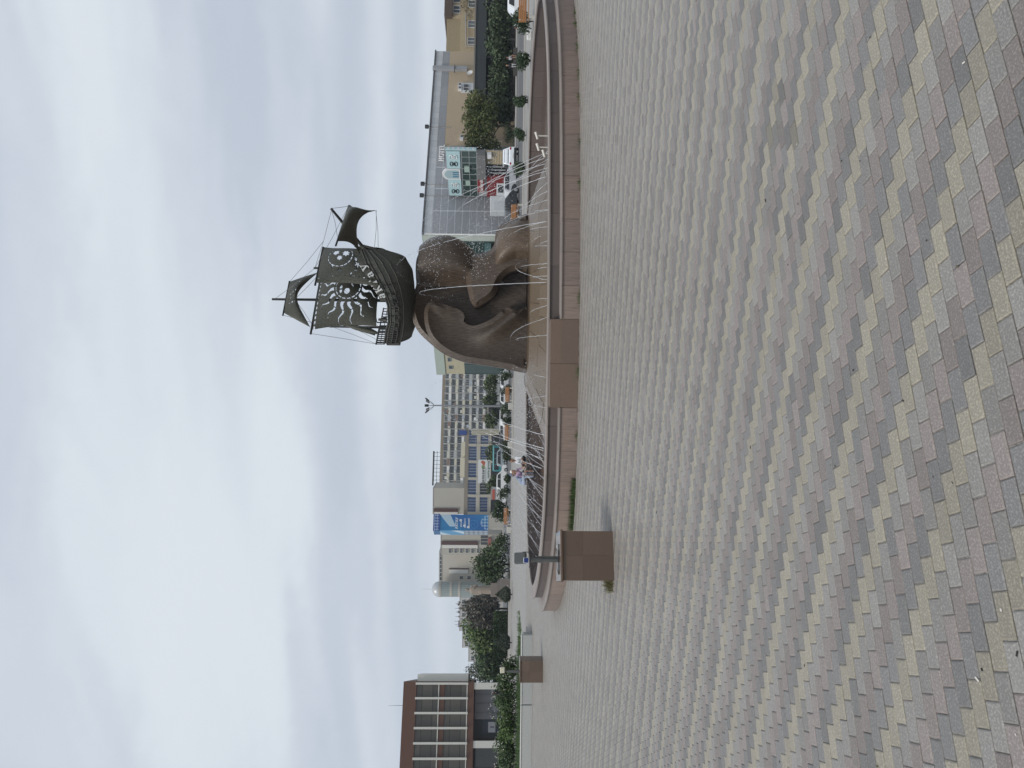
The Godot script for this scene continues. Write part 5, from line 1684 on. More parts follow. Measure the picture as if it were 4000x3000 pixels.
	for i in 6:
		var x := 1752.0 + 22.0 * i
		var p := on(d2, x + 12, 2159); var q := on(d2, x, 2143)
		window(d2, p.x, q.x, p.y, q.y, dpane, whitep, 2, 1, 0.3)
	el(d2, "shop_canopy", mat(L(0.30, 0.10, 0.09), 0.7), 1907, 1918, 2100, 2128, 0.0, 1.0)
	for i in 3: el(d2, "shop_window", dpane, 1878, 1905, 2092 + i * 13, 2102 + i * 13, 0.0, 0.1)
	var g := plain_block("cream_block", "cream blind walled block with a rooftop storey beside the glass dome", 2280, 2166, 236, 1728, mat(L(0.57, 0.54, 0.48), 0.8, noise_tex(0.04, 0.85, 1.0, 37), 3.0), 14.0)
	el(g, "rooftop_storey", mat(L(0.42, 0.43, 0.42), 0.7), 1714, 1727, 2156, 2276, -6, -0.5)
	for i in 7: el(g, "roof_window", dpane, 1718, 1724, 2160 + i * 16, 2172 + i * 16, -0.5, -0.4)
	el(g, "white_panel", whitep, 1756, 1828, 2224, 2239, 0.0, 0.3)
	el(g, "dark_edge", maroon, 1754, 1832, 2220, 2223, 0.0, 0.35)
	for i in 4:
		var p := on(g, 1810 + 30 * i, 2262); var q := on(g, 1795 + 30 * i, 2250)
		window(g, p.x, q.x, p.y, q.y, dpane, whitep, 2, 1, 0.1)
	var dp := gp(2302, 232)
	var dm := thing("glass_turret", "round glazed turret with a pale ribbed dome and a spire", "turret", dp)
	var b := MB.new()
	var r := 2.25
	b.lathe([Vector2(r, 0), Vector2(r, 18.9)], 24)
	part(b, "drum", glass(L(0.24, 0.29, 0.29), 0.3), dm)
	for q in [12.6, 15.2, 18.6]:
		b = MB.new()
		b.lathe([Vector2(r + 0.1, q), Vector2(r + 0.12, q + 0.1), Vector2(r + 0.12, q + 0.6), Vector2(r + 0.1, q + 0.7)], 24)
		part(b, "band", mat(L(0.42, 0.40, 0.36), 0.7), dm)
	for i in 24:
		b = MB.new()
		b.tube([Vector3(cos(TAU * i / 24) * (r + 0.02), 0, sin(TAU * i / 24) * (r + 0.02)), Vector3(cos(TAU * i / 24) * (r + 0.02), 18.9, sin(TAU * i / 24) * (r + 0.02))], [0.06], 5)
		part(b, "mullion", mat(L(0.42, 0.45, 0.45), 0.6), dm)
	b = MB.new()
	var pr := []
	for i in 9: pr.append(Vector2((r + 0.1) * cos(PI / 2 * i / 8.0) + 0.01, 19.3 + 2.3 * sin(PI / 2 * i / 8.0)))
	b.lathe(pr, 24)
	part(b, "dome", mat(L(0.45, 0.47, 0.49), 0.4, null, 1, 0.2), dm)
	b = MB.new()
	b.tube([Vector3(0, 21.5, 0), Vector3(0, 25.2, 0)], [0.09, 0.03], 6)
	part(b, "spire", whitep, dm)
	# far white blocks over the trees
	for q in [[2465, 2335, 320, 1797, "far white apartment block with a dark roof full of antennas"], [2530, 2468, 300, 1808, "far white stepped house next to the antenna block"], [2585, 2532, 290, 1832, "small far grey and red brick house beyond the dull tree"]]:
		var h := plain_block("far_block", q[4], q[0], q[1], q[2], q[3], mat(L(0.52, 0.52, 0.51), 0.8, noise_tex(0.04, 0.85, 1.0, 38), 3.0), 12.0)
		var ll: float = h.get_meta("l")
		var vt := on(h, q[3], (q[0] + q[1]) / 2).y
		for f in 3:
			for i in int(ll / 2.8):
				window(h, i * 2.8 + 0.5, i * 2.8 + 2.2, vt - 2.2 - 2.8 * f, vt - 0.8 - 2.8 * f, dpane, whitep, 2, 1, 0.05)
		if q[3] == 1797:
			for i in 12:
				b = MB.new()
				var u := rng.randf() * ll
				b.tube([Vector3(u, vt, -4), Vector3(u, vt + rng.randf_range(0.8, 3.0), -4)], [0.08], 5)
				b.box(Vector3(u, vt + 0.6, -4), Vector3(0.7, 0.5, 0.4))
				part(b, "antenna", maroon, h)
		elif q[3] == 1832:
			slab(h, "brick_front", mat(L(0.24, 0.12, 0.09), 0.8), 0.2, ll - 0.2, vt - 6.5, vt - 3.6, 0.1, 0.5)
	# billboard
	var bt := facade("billboard", "white billboard with a green headline and a strawberry coloured picture on posts", "billboard", gp(1888, 158), gp(1796, 158))
	l = bt.get_meta("l")
	var v0 := on(bt, 1915, 1842).y
	var v1 := on(bt, 1867, 1842).y
	slab(bt, "board", mat(L(0.62, 0.63, 0.64), 0.6), 0, l, v0, v1, -0.15, 0)
	for u in [l * 0.2, l * 0.8]: slab(bt, "post", mat(L(0.2, 0.2, 0.2), 0.6), u - 0.08, u + 0.08, 0, v0, -0.12, -0.04)
	letters("Депозит", 0.86, 0.02, mat(L(0.02, 0.03, 0.025), 0.6), bt, Vector3(l * 0.30, lerpf(v0, v1, 0.58), 0.02))
	letters("centergroup", 0.62, 0.02, mat(L(0.05, 0.12, 0.09), 0.6), bt, Vector3(l * 0.58, lerpf(v0, v1, 0.16), 0.02))
	slab(bt, "green_rule", mat(L(0.07, 0.20, 0.15), 0.6), l * 0.06, l * 0.66, lerpf(v0, v1, 0.34), lerpf(v0, v1, 0.38), 0.002, 0.02)
	b = MB.new()
	b.prism(PackedVector2Array([Vector2(l * 0.72, lerpf(v0, v1, 0.5)), Vector2(l * 0.90, lerpf(v0, v1, 0.40)), Vector2(l * 0.97, lerpf(v0, v1, 0.64)), Vector2(l * 0.9, lerpf(v0, v1, 0.78))]), 0.002, 0.02)
	part(b, "picture", mat(L(0.42, 0.10, 0.05), 0.6), bt)
	b = MB.new()
	b.prism(PackedVector2Array([Vector2(l * 0.62, lerpf(v0, v1, 0.45)), Vector2(l * 0.74, lerpf(v0, v1, 0.45)), Vector2(l * 0.76, lerpf(v0, v1, 0.68)), Vector2(l * 0.66, lerpf(v0, v1, 0.72))]), 0.002, 0.018)
	part(b, "picture", mat(L(0.20, 0.25, 0.10), 0.6), bt)
	# teal bus
	bus()
	# kiosk and dark hut
	var kx := plain_block("dark_hut", "low charcoal hut with pale door panels behind the parked cars", 1650, 1590, 150, 1908, mat(L(0.045, 0.045, 0.05), 0.7), 5.0)
	el(kx, "door_panel", mat(L(0.45, 0.5, 0.55), 0.6), 1934, 1956, 1643, 1650, 0.0, 0.08)
	el(kx, "roof_hood", mat(L(0.035, 0.035, 0.04), 0.8), 1908, 1922, 1596, 1646, 0.0, 0.6)
	var ks := plain_block("kiosk", "small white kiosk with a red band under its roof", 1951, 1911, 140, 1922, mat(L(0.62, 0.63, 0.63), 0.7), 3.0)
	el(ks, "red_band", mat(L(0.42, 0.10, 0.07), 0.6), 1923, 1933, 1911, 1951, 0.0, 0.15)
	# cars parked along the far side of the square
	var gcar := "cars parked beyond the square"
	for q in [[1545, 118, L(0.70, 0.72, 0.74), 0.1, 0.0, "white saloon car parked behind the bench nearest the stone wave"], [1615, 122, L(0.72, 0.73, 0.74), 0.5, 0.7, "white hatchback parked in front of the charcoal hut"], [1670, 124, L(0.55, 0.57, 0.60), 2.6, 0.0, "silver car parked beside the flowering shrubs"], [1712, 128, L(0.05, 0.055, 0.06), 0.0, 0.7, "dark car parked behind the second bench"],
			[1775, 132, L(0.30, 0.36, 0.40), 0.0, 0.9, "grey blue van parked in front of the teal bus"], [1866, 126, L(0.75, 0.76, 0.77), 0.06, 0.95, "large white off road car parked below the billboard"], [1935, 132, L(0.72, 0.73, 0.75), 3.1, 0.2, "white car parked next to the small kiosk"], [1478, 116, L(0.6, 0.62, 0.65), 0.2, 0.3, "pale grey car parked under the beige corner of the hotel"]]:
		car("parked_car", q[5], gp(q[0], q[1]), q[3], q[2], 4.5, 1.5 if q[4] < 0.85 else 1.9, 1.8, q[4], gcar)
	# benches with planters, shrubs
	bench("slatted orange bench with a pale planter next to the stone wave", gp(1540, 90), 0.05, 1.8)
	bench("slatted orange bench with a pale planter beside the dark flowering shrub", gp(1690, 91), 0.0, 1.9)
	bench("slatted orange bench below the blue banner", gp(2018, 93), -0.1, 2.1)
	var shr := [[1472, 92.5, 1.7, 2.0, "dark conifer like shrub hugging the edge of the stone wave"], [1525, 95, 1.6, 1.5, "dark shrub behind the bench next to the stone wave"], [1600, 94, 1.9, 1.7, "flowering shrub at the foot of the tall lamp mast"], [1640, 95, 1.7, 1.5, "flowering shrub between the lamp mast and the second bench"], [1735, 95, 1.7, 1.4, "flowering shrub between the second bench and the boy in white"], [1780, 96, 1.6, 1.4, "low flowering shrub behind the boy in white"], [1925, 97, 1.9, 1.9, "dark shrub between the kiosk and the seated people"], [1870, 97, 1.5, 1.2, "low shrub behind the two people at the water"]]
	for q in shr: shrub("flowering_shrub", q[4], gp(q[0], q[1]), q[2], q[3], 0.11, 1000, L(0.032, 0.052, 0.020), "shrubs behind the benches", 14)
	for q in [[1497, 150, 5.0, "slim green street tree in front of the apartment balconies, near the hotel"], [1570, 152, 5.2, "slim green street tree behind the lamp mast"], [1640, 150, 4.6, "slim green street tree beside the charcoal hut"], [1770, 158, 4.4, "slim green street tree in front of the blue glazing"], [1900, 156, 4.0, "slim green street tree right beside the billboard"]]:
		tree("street_tree", q[3], gp(q[0], q[1]), q[2], [[Vector3(0, q[2] * 0.66, 0), Vector3(1.7, 1.5, 1.4)], [Vector3(1.2, q[2] * 0.55, 0), Vector3(1.2, 1.1, 1.1)]], 0.30, 930, L(0.06, 0.085, 0.03), "street trees before the apartment block", 0.1)
	# lamp masts
	var lp := thing("lamp_mast", "tall grey lamp mast with a crown of floodlights", "lamp", gp(1586, 101))
	var met := mat(L(0.26, 0.27, 0.29), 0.4, null, 1, 0.4)
	b = MB.new()
	b.tube([Vector3(0, 0, 0), Vector3(0, 5, 0), Vector3(0, 10.6, 0)], [0.19, 0.14, 0.09], 12)
	part(b, "mast", met, lp)
	for i in 5:
		var a := TAU * i / 5.0 + 0.3
		var d := Vector3(cos(a), 0, sin(a))
		b = MB.new()
		b.tube([Vector3(0, 10.5, 0), d * 0.35 + Vector3(0, 10.75, 0), d * 0.75 + Vector3(0, 11.3, 0)], [0.05, 0.04, 0.03], 6)
		var arm := part(b, "arm", met, lp)
		b = MB.new()
		b.x = Transform3D(Basis(d.cross(Vector3.UP).normalized(), 0.9) * Basis(Vector3.UP, -a), d * 0.86 + Vector3(0, 11.45, 0))
		b.bevel(Vector3.ZERO, Vector3(0.62, 0.12, 0.34), 0.03)
		part(b, "floodlight_head", mat(L(0.05, 0.05, 0.055), 0.4), arm)
	var l2 := thing("street_lamp", "thin twin headed street lamp in front of the blue glazing", "lamp", gp(1727, 150))
	b = MB.new()
	b.tube([Vector3(0, 0, 0), Vector3(0, 6.2, 0)], [0.09, 0.05], 8)
	b.tube([Vector3(-0.7, 6.1, 0), Vector3(0, 6.25, 0), Vector3(0.7, 6.1, 0)], [0.04], 6)
	part(b, "post", met, l2)
	for s in [-1, 1]: boxpart("lamp_head", Vector3(s * 0.85, 6.05, 0), Vector3(0.5, 0.12, 0.25), met, l2, 0.03)

func paint(w: int, h: int, f: Callable) -> ImageTexture:
	var im := Image.create_empty(w, h, false, Image.FORMAT_RGB8)
	for j in h:
		for i in w:
			im.set_pixel(i, j, f.call((i + 0.5) / w, (j + 0.5) / h).linear_to_srgb())
	return ImageTexture.create_from_image(im)
func printed(t: Node3D, called: String, tex: Texture2D, x: Transform3D, size: Vector2) -> MeshInstance3D:
	var q := QuadMesh.new()
	q.size = size
	var m := StandardMaterial3D.new()
	m.albedo_texture = tex; m.roughness = 0.55
	var o := part(q, called, m, t)
	o.transform = x
	return o
func banner() -> void:
	var a := gp(2073, 196)
	var e := gp(2011, 197.5)
	var t := facade("banner_tower", "tall corner tower wrapped in a blue city banner with white ornaments", "banner", a, e)
	var l: float = t.get_meta("l")
	var v0 := on(t, 1907, 2042).y
	var v1 := on(t, 1719, 2042).y
	var v2 := on(t, 1694, 2042).y
	slab(t, "tower_wall", mat(L(0.42, 0.40, 0.36), 0.8), 0.5, l - 0.05, 0, v2 - 0.1, -1.2, -0.06)
	slab(t, "panel", mat(L(0.02, 0.13, 0.34), 0.5), 0, l, v0, v2, -0.058, -0.01)
	var orn := func(u: float, v: float, k: float) -> bool:
		var x := fposmod(u * k, 1.0) - 0.5
		var y := fposmod(v * k, 1.0) - 0.5
		var r := sqrt(x * x + y * y)
		var an := atan2(y, x)
		return absf(r - 0.28 - 0.10 * cos(4.0 * an)) < 0.06 or absf(absf(x) - absf(y)) < 0.05 and r < 0.42 or r < 0.06
	var ph := (v1 - v0)
	var tex := paint(128, 372, func(u: float, v: float) -> Color:
		var c := Color(0.015, 0.12, 0.36).lerp(Color(0.02, 0.19, 0.42), 0.5 + 0.5 * sin(u * 3.0 + v * 5.0))
		var s := (v - 0.10) * 1.0 - (1.0 - u) * 0.22          # pale ray across the top
		if absf(s) < 0.05 + 0.06 * u and u > 0.25: c = c.lerp(Color(0.55, 0.68, 0.74), 0.75)
		var q := absf(u - 0.5)
		if v > 0.84 + q * q * 0.55 and orn.call(u, v * 2.9, 5.0): c = Color(0.62, 0.72, 0.80)
		var w := Vector2(u - 0.35, (v - 0.70) * 2.9)
		if absf(fposmod(w.length() * 5.0 + w.angle() / TAU, 1.0) - 0.5) < 0.07 and w.length() < 0.4 and v > 0.6: c = c.lerp(Color(0.05, 0.30, 0.55), 0.7)
		return c)
	printed(t, "banner_print", tex, Transform3D(Basis.IDENTITY, Vector3(l / 2, (v0 + v1) / 2, 0.0)), Vector2(l, v1 - v0))
	var wm := mat(L(0.66, 0.70, 0.74), 0.6)
	letters("АКТАУ", l * 0.235, 0.02, wm, t, Vector3(l * 0.46, v0 + ph * 0.655, 0.02))
	letters("менің", l * 0.16, 0.02, wm, t, Vector3(l * 0.46, v0 + ph * 0.565, 0.02))
	letters("сүйікті", l * 0.165, 0.02, wm, t, Vector3(l * 0.46, v0 + ph * 0.485, 0.02))
	letters("қалам!", l * 0.175, 0.02, wm, t, Vector3(l * 0.46, v0 + ph * 0.405, 0.02))
	var head2 := paint(192, 80, func(u: float, v: float) -> Color:
		if v > 0.12 and v < 0.90 and orn.call(u, v / 2.4, 6.0): return Color(0.60, 0.68, 0.76)
		return Color(0.010, 0.06, 0.27))
	slab(t, "crown_panel", mat(L(0.010, 0.06, 0.27), 0.5), -0.15, l + 0.15, v1 + 0.05, v2 + 0.1, -0.005, 0.12)
	printed(t, "crown_print", head2, Transform3D(Basis.IDENTITY, Vector3(l / 2, (v1 + v2) / 2 + 0.07, 0.125)), Vector2(l + 0.3, v2 - v1))
	# the side that turns away to the left
	var p := t.transform.affine_inverse() * gp(2090, 198.5)
	var sd := Vector3(p.x, 0, p.z)
	var sl := sd.length()
	var bs := Basis(Vector3.UP, atan2(sd.z, -sd.x) * 1.0)
	var xd := (-sd).normalized()
	bs = Basis(xd, Vector3.UP, xd.cross(Vector3.UP))
	var side := paint(48, 256, func(u: float, v: float) -> Color:
		if v > 0.5: return Color(0.50, 0.58, 0.64) if orn.call(u, v * 5.0, 2.0) else Color(0.16, 0.20, 0.26)
		return Color(0.10, 0.30, 0.52).lerp(Color(0.55, 0.66, 0.74), clampf(sin(v * 12.0 + u * 4.0), 0, 1)))
	var k := MB.new()
	k.x = Transform3D(bs, sd * 0.5 + Vector3(0, (v0 + v2) / 2, 0))
	k.box(Vector3(0, 0, -0.12), Vector3(sl, v2 - v0, 0.2))
	part(k, "side_panel", mat(L(0.05, 0.14, 0.3), 0.5), t)
	printed(t, "side_print", side, Transform3D(bs, sd * 0.5 + Vector3(0, (v0 + v1) / 2, 0) + bs.z * 0.01), Vector2(sl, v1 - v0))

func bus() -> void:
	var p := gp(1842, 152)
	var t := facade("bus", "teal minibus with dark windows standing below the billboard", "bus", p, gp(1740, 152))
	var teal := mat(L(0.04, 0.22, 0.25), 0.3)
	var l: float = t.get_meta("l")
	var b := MB.new()
	b.bevel(Vector3(l / 2, 1.55, -1.0), Vector3(l, 2.3, 2.0), 0.18)
	part(b, "body", teal, t)
	slab(t, "roof_strip", mat(L(0.30, 0.55, 0.56), 0.3), 0.3, l - 0.3, 2.45, 2.58, -0.02, 0.012)
	for i in 4:
		var u := 0.35 + i * (l - 0.7) / 4.0
		slab(t, "window", glass(L(0.015, 0.016, 0.018)), u, u + (l - 0.7) / 4.0 - 0.1, 1.45, 2.38, -0.02, 0.014)
	for u in [l * 0.18, l * 0.82]:
		for z in [-0.2, -1.8]:
			b = MB.new()
			b.tube([Vector3(u, 0.42, z - 0.12), Vector3(u, 0.42, z + 0.12)], [0.42], 16)
			var w := part(b, "wheel", mat(L(0.02, 0.02, 0.02), 0.7), t)
			b = MB.new()
			b.tube([Vector3(u, 0.42, z), Vector3(u, 0.42, z + 0.14)], [0.24], 12)
			part(b, "rim", mat(L(0.4, 0.4, 0.4), 0.4), w)
	slab(t, "windscreen", glass(L(0.015, 0.016, 0.018)), l - 0.02, l + 0.014, 1.3, 2.4, -1.85, -0.15)
	for z in [-1.7, -0.3]: slab(t, "headlight", mat(L(0.7, 0.7, 0.7), 0.2), l - 0.01, l + 0.03, 0.7, 0.95, z - 0.15, z + 0.15)

func bench(label: String, p: Vector3, turn: float, w: float, pots := true) -> void:
	var t := thing("bench", label, "bench", p, turn, "orange slatted benches")
	var wood := [mat(L(0.40, 0.19, 0.075), 0.55, noise_tex(0.05, 0.75, 1.0, 44), 0.6), mat(L(0.45, 0.22, 0.09), 0.55, noise_tex(0.05, 0.75, 1.0, 44), 0.6)]
	var conc := mat(L(0.58, 0.57, 0.53), 0.8, noise_tex(0.05, 0.8, 1.0, 45), 0.8)
	for i in 4: boxpart("back_slat", Vector3(0, 0.62 + 0.115 * i, -0.20 - 0.02 * i), Vector3(w, 0.105, 0.03), wood[i % 2], t, 0.006)
	for i in 4: boxpart("seat_slat", Vector3(0, 0.455, -0.13 + 0.12 * i), Vector3(w, 0.03, 0.11), wood[(i + 1) % 2], t, 0.006)
	for s in [-1, 1]:
		boxpart("support", Vector3(s * (w / 2 - 0.15), 0.22, 0.05), Vector3(0.14, 0.44, 0.5), conc, t, 0.012)
		boxpart("back_post", Vector3(s * (w / 2 - 0.15), 0.70, -0.26), Vector3(0.06, 0.60, 0.05), conc, t, 0.008)
	if pots: boxpart("end_planter", Vector3(-w / 2 - 0.55, 0.32, 0.05), Vector3(0.8, 0.64, 0.6), conc, t, 0.02)
	boxpart("plinth", Vector3(0, 0.05, 0.05), Vector3(w + 0.2, 0.10, 0.62), conc, t, 0.015)

# ---------------------------------------------------------------- hotel
func hotel() -> void:
	var a := gp(917, 95)
	var e := gp(205, 112)
	var t := facade("hotel", "grey panelled hotel with a tan wing and pale sign boards", "building", a, e)
	var l: float = t.get_meta("l")
	var joint := mat(L(0.84, 0.85, 0.86), 0.7)
	var pan := [mat(L(0.36, 0.375, 0.405), 0.55, noise_tex(0.03, 0.86, 1.0, 46), 4.0), mat(L(0.375, 0.39, 0.42), 0.55, noise_tex(0.03, 0.86, 1.0, 46), 4.0), mat(L(0.40, 0.415, 0.445), 0.55, noise_tex(0.03, 0.86, 1.0, 46), 4.0)]
	var tan := mat(L(0.62, 0.50, 0.355), 0.85, noise_tex(0.03, 0.82, 1.0, 47), 3.0, 0, bump_tex(0.1, 2.0))
	var pale := [mat(L(0.54, 0.56, 0.58), 0.6), mat(L(0.58, 0.60, 0.62), 0.6)]
	var white := mat(L(0.68, 0.70, 0.72), 0.6)
	var dark := glass(L(0.022, 0.045, 0.040), 0.1)
	slab(t, "wall", joint, 0, l, 0, 11.6, -18, 0)
	slab(t, "coping", mat(L(0.10, 0.10, 0.11), 0.6), -0.1, l + 0.1, 11.6, 11.8, -18.1, 0.2)
	var ub := on(t, 1750, 574).x
	var n := int(l / 1.1)
	for i in n: slab(t, "parapet_tile", pale[i % 2], l * i / n + 0.012, l * (i + 1) / n - 0.012, 10.58, 11.58, 0.002, 0.06)
	var cols := int(ub / 4.3)
	for i in cols + 1:
		for r in 11:
			var u0 := ub * i / (cols + 1.0)
			slab(t, "panel", pan[rng.randi() % 3], u0 + 0.08, u0 + ub / (cols + 1.0) - 0.08, 10.5 - 0.95 * (r + 1) + 0.10, 10.5 - 0.95 * r, 0.002, 0.05)
	for i in 5:
		var u0 := lerpf(ub, l, i / 5.0)
		slab(t, "band_panel", pan[i % 3], u0 + 0.012, lerpf(ub, l, (i + 1) / 5.0) - 0.012, 9.55, 10.56, 0.002, 0.05)
	slab(t, "tan_wall", tan, ub + 0.02, l, 0, 9.53, 0.002, 0.04)
	el(t, "duct", pan[2], 1691, 1825, 268, 280, 0.05, 0.5)
	el(t, "duct_clamp", mat(L(0.05, 0.05, 0.05), 0.6), 1775, 1778, 266, 296, 0.51, 0.6)
	var wp := el(t, "white_surround", white, 1801, 1850, 325, 364, 0.042, 0.09)
	var q0 := on(t, 1832, 358); var q1 := on(t, 1811, 332)
	window(t, q0.x, q1.x, q0.y, q1.y, glass(L(0.03, 0.03, 0.035)), white, 2, 1, 0.14)
	for q in [[1790, 1803, 333, 345], [1790, 1803, 346, 358], [1797, 1810, 536, 552]]:
		var ac := el(t, "air_conditioner", white, q[0], q[1], q[2], q[3], 0.05, 0.45)
		el(t, "fan_grille", mat(L(0.10, 0.10, 0.11), 0.6), q[0] + 2, q[1] - 2, q[2] + 2, q[2] + 9, 0.451, 0.47, ac)
	var dc := on(t, 1836, 297)
	var b := MB.new()
	b.x = Transform3D(Basis(Vector3.RIGHT, PI / 2 - 0.3), Vector3(dc.x, dc.y, 0.5))
	b.lathe([Vector2(0.05, 0.0), Vector2(0.3, 0.04), Vector2(0.46, 0.12)], 10)
	part(b, "satellite_dish", mat(L(0.62, 0.63, 0.64), 0.5), t)
	for q in [[1652, 721], [1648, 766], [1676, 498]]:
		var p := on(t, q[0], q[1])
		b = MB.new()
		b.bevel(Vector3(p.x, 12.15, 0.15), Vector3(0.5, 0.55, 0.4), 0.05)
		b.tube([Vector3(p.x, 11.6, 0.25), Vector3(p.x, 12.0, 0.2)], [0.04], 6)
		part(b, "roof_floodlight", mat(L(0.03, 0.03, 0.032), 0.5), t)
		slab(t, "conduit", mat(L(0.35, 0.34, 0.32), 0.6), p.x - 0.03, p.x + 0.03, 8.8, 11.5, 0.061, 0.11)
	var hp := on(t, 1726, 601)
	letters("HOTEL", 1.0, 0.12, mat(L(0.85, 0.85, 0.85), 0.5), t, Vector3(hp.x, hp.y, 0.16))
	var lg := on(t, 1899, 856)
	letters("E", 0.5, 0.05, white, t, Vector3(lg.x, lg.y, 0.08))
	# wedge shaped bay with the sign boards
	var ba := gp(768, 97.6)
	var be := gp(587, 90.5)
	var y := facade("hotel_bay", "projecting dark glass bay of the hotel with pale sign boards above it", "building", ba, be)
	var yl: float = y.get_meta("l")
	var bt := on(y, 1740, 600).y
	b = MB.new()
	var back := y.transform.affine_inverse() * gp(572, 102)
	var tri := PackedVector2Array([Vector2(0.02, -0.02), Vector2(yl, -0.02), Vector2(back.x, back.z)])
	for i in 3:
		var p := tri[i]; var q := tri[(i + 1) % 3]
		b.quad(Vector3(p.x, 0, p.y), Vector3(q.x, 0, q.y), Vector3(q.x, bt, q.y), Vector3(p.x, bt, p.y))
	b.tri(Vector3(tri[0].x, bt, tri[0].y), Vector3(tri[1].x, bt, tri[1].y), Vector3(tri[2].x, bt, tri[2].y))
	part(b, "bay_wall", pan[0], y)
	var ice := mat(L(0.42, 0.60, 0.64), 0.5)
	var blackm := mat(L(0.02, 0.022, 0.025), 0.5)
	for q in [[588, 655], [698, 760]]:
		var u0 := on(y, 1765, q[1]).x; var u1 := on(y, 1765, q[0]).x
		var sb := slab(y, "sign_board", ice, u0, u1, bt - 1.75, bt - 0.1, 0.0, 0.14)
		for s in 2:       # knot ornaments
			b = MB.new()
			for k in 3:
				var ring := []
				for j in 13:
					var an := TAU * j / 12.0
					ring.append(Vector3(lerpf(u0, u1, 0.28 + 0.40 * s) + 0.34 * cos(an) * (1.0 if k != 1 else 0.5), bt - 0.95 + 0.26 * (k - 1) + 0.20 * sin(an), 0.17))
				b.tube(ring, [0.05], 5, false)
			part(b, "sign_ornament", blackm if s == 0 else white, sb)
	var u0 := on(y, 1765, 697).x; var u1 := on(y, 1765, 657).x
	var um := (u0 + u1) / 2
	b = MB.new()
	var arch := smooth([Vector2(u0, bt - 1.7), Vector2(u0, bt - 0.2), Vector2(u0 + 0.15, bt + 0.25), Vector2(um, bt + 0.6), Vector2(u1 - 0.15, bt + 0.25), Vector2(u1, bt - 0.2), Vector2(u1, bt - 1.7)], 5, false)
	b.prism(arch, 0.0, 0.18)
	var ar := part(b, "arch_sign", white, y)
	b = MB.new()
	var ins := PackedVector2Array()
	for p in arch: ins.append(Vector2(um, bt - 0.75) + (p - Vector2(um, bt - 0.75)) * 0.78)
	b.prism(ins, 0.182, 0.2)
	part(b, "arch_field", mat(L(0.34, 0.46, 0.50), 0.5), ar)
	for i in 3: slab(y, "arch_pillar", mat(L(0.05, 0.18, 0.30), 0.5), lerpf(u0, u1, 0.25 + 0.2 * i), lerpf(u0, u1, 0.34 + 0.2 * i), bt - 1.5, bt - 0.75, 0.202, 0.23, ar)
	# glazing grid of the bay
	var gt := bt - 1.95
	var gb := on(y, 1863, 675).y
	var gl := slab(y, "glazing", dark, 0.1, yl - 0.05, gb, gt, 0.0, 0.05)
	for i in 9: slab(y, "glazing_bar", mat(L(0.33, 0.36, 0.36), 0.5), lerpf(0.1, yl - 0.12, i / 8.0) - 0.03, lerpf(0.1, yl - 0.12, i / 8.0) + 0.03, gb, gt, 0.05, 0.1, gl)
	for i in 3: slab(y, "glazing_bar", mat(L(0.33, 0.36, 0.36), 0.5), 0.1, yl - 0.05, lerpf(gb, gt, i / 2.0) - 0.03, lerpf(gb, gt, i / 2.0) + 0.03, 0.051, 0.097, gl)
	for q in [[1814, 1834, 644, 666], [1819, 1837, 700, 718]]: el(y, "hung_sign", mat(L(0.34, 0.44, 0.40), 0.5), q[0], q[1], q[2], q[3], 0.1, 0.3)
	el(y, "concrete_slab", mat(L(0.20, 0.20, 0.205), 0.8, noise_tex(0.04, 0.8, 1.0, 48), 2.0), 1864, 1897, 586, 682, 0.0, 0.9)
	el(y, "red_sign", mat(L(0.24, 0.028, 0.032), 0.5), 1866, 1891, 682, 741, 0.06, 0.5)
	var rp := on(y, 1881, 712)
	letters("Qarayshy", 0.55, 0.05, mat(L(0.72, 0.70, 0.70), 0.5), y, Vector3(rp.x, rp.y, 0.54), Basis.IDENTITY, "lettering", true)
	el(y, "red_panel", mat(L(0.19, 0.024, 0.026), 0.4), 1902, 1975, 681, 764, 0.02, 0.3)
	el(y, "shop_glass", glass(L(0.015, 0.016, 0.018)), 1899, 1980, 640, 680, 0.0, 0.1)
	for i in 3: el(y, "shop_bar", white, 1899, 1975, 648 + i * 12, 649.5 + i * 12, 0.101, 0.16)
	el(y, "ribbed_wall", mat(L(0.44, 0.37, 0.25), 0.8), 1898, 1992, 588, 637, 0.0, 0.2)
	for i in 9: el(y, "rib", mat(L(0.36, 0.30, 0.20), 0.8), 1899 + i * 10, 1900.5 + i * 10, 588, 637, 0.201, 0.25)
	el(y, "air_conditioner", white, 1903, 1920, 588, 604, 0.26, 0.7)
	var st := slab(y, "ornament_strip", ice, yl - 0.02, yl + 0.14, gb, bt, -0.3, 0.1)
	for i in 6: slab(y, "strip_mark", white, yl + 0.141, yl + 0.16, lerpf(gb, bt, 0.06 + 0.16 * i), lerpf(gb, bt, 0.13 + 0.16 * i), -0.25, 0.05, st)
	# side of the hotel that runs away behind the stone wave
	var s := facade("hotel_wing", "beige tiled side of the hotel with a green parapet above dark glass", "building", gp(1462, 120), gp(919, 95.1))
	var sl: float = s.get_meta("l")
	slab(s, "wall", mat(L(0.50, 0.46, 0.33), 0.8, noise_tex(0.12, 0.85, 1.0, 49), 2.0), 0, sl - 0.05, 0, 10.3, -8, 0)
	slab(s, "parapet", mat(L(0.36, 0.42, 0.38), 0.7), -0.1, sl - 0.02, 10.3, 11.75, -8, 0.15)
	slab(s, "dark_glazing", dark, 0.1, sl - 1.0, 0.2, 7.2, 0.002, 0.06)
	for i in 13: slab(s, "glazing_bar", mat(L(0.10, 0.14, 0.13), 0.5), lerpf(0.1, sl - 1.1, i / 12.0), lerpf(0.1, sl - 1.1, i / 12.0) + 0.08, 0.2, 7.2, 0.061, 0.12)
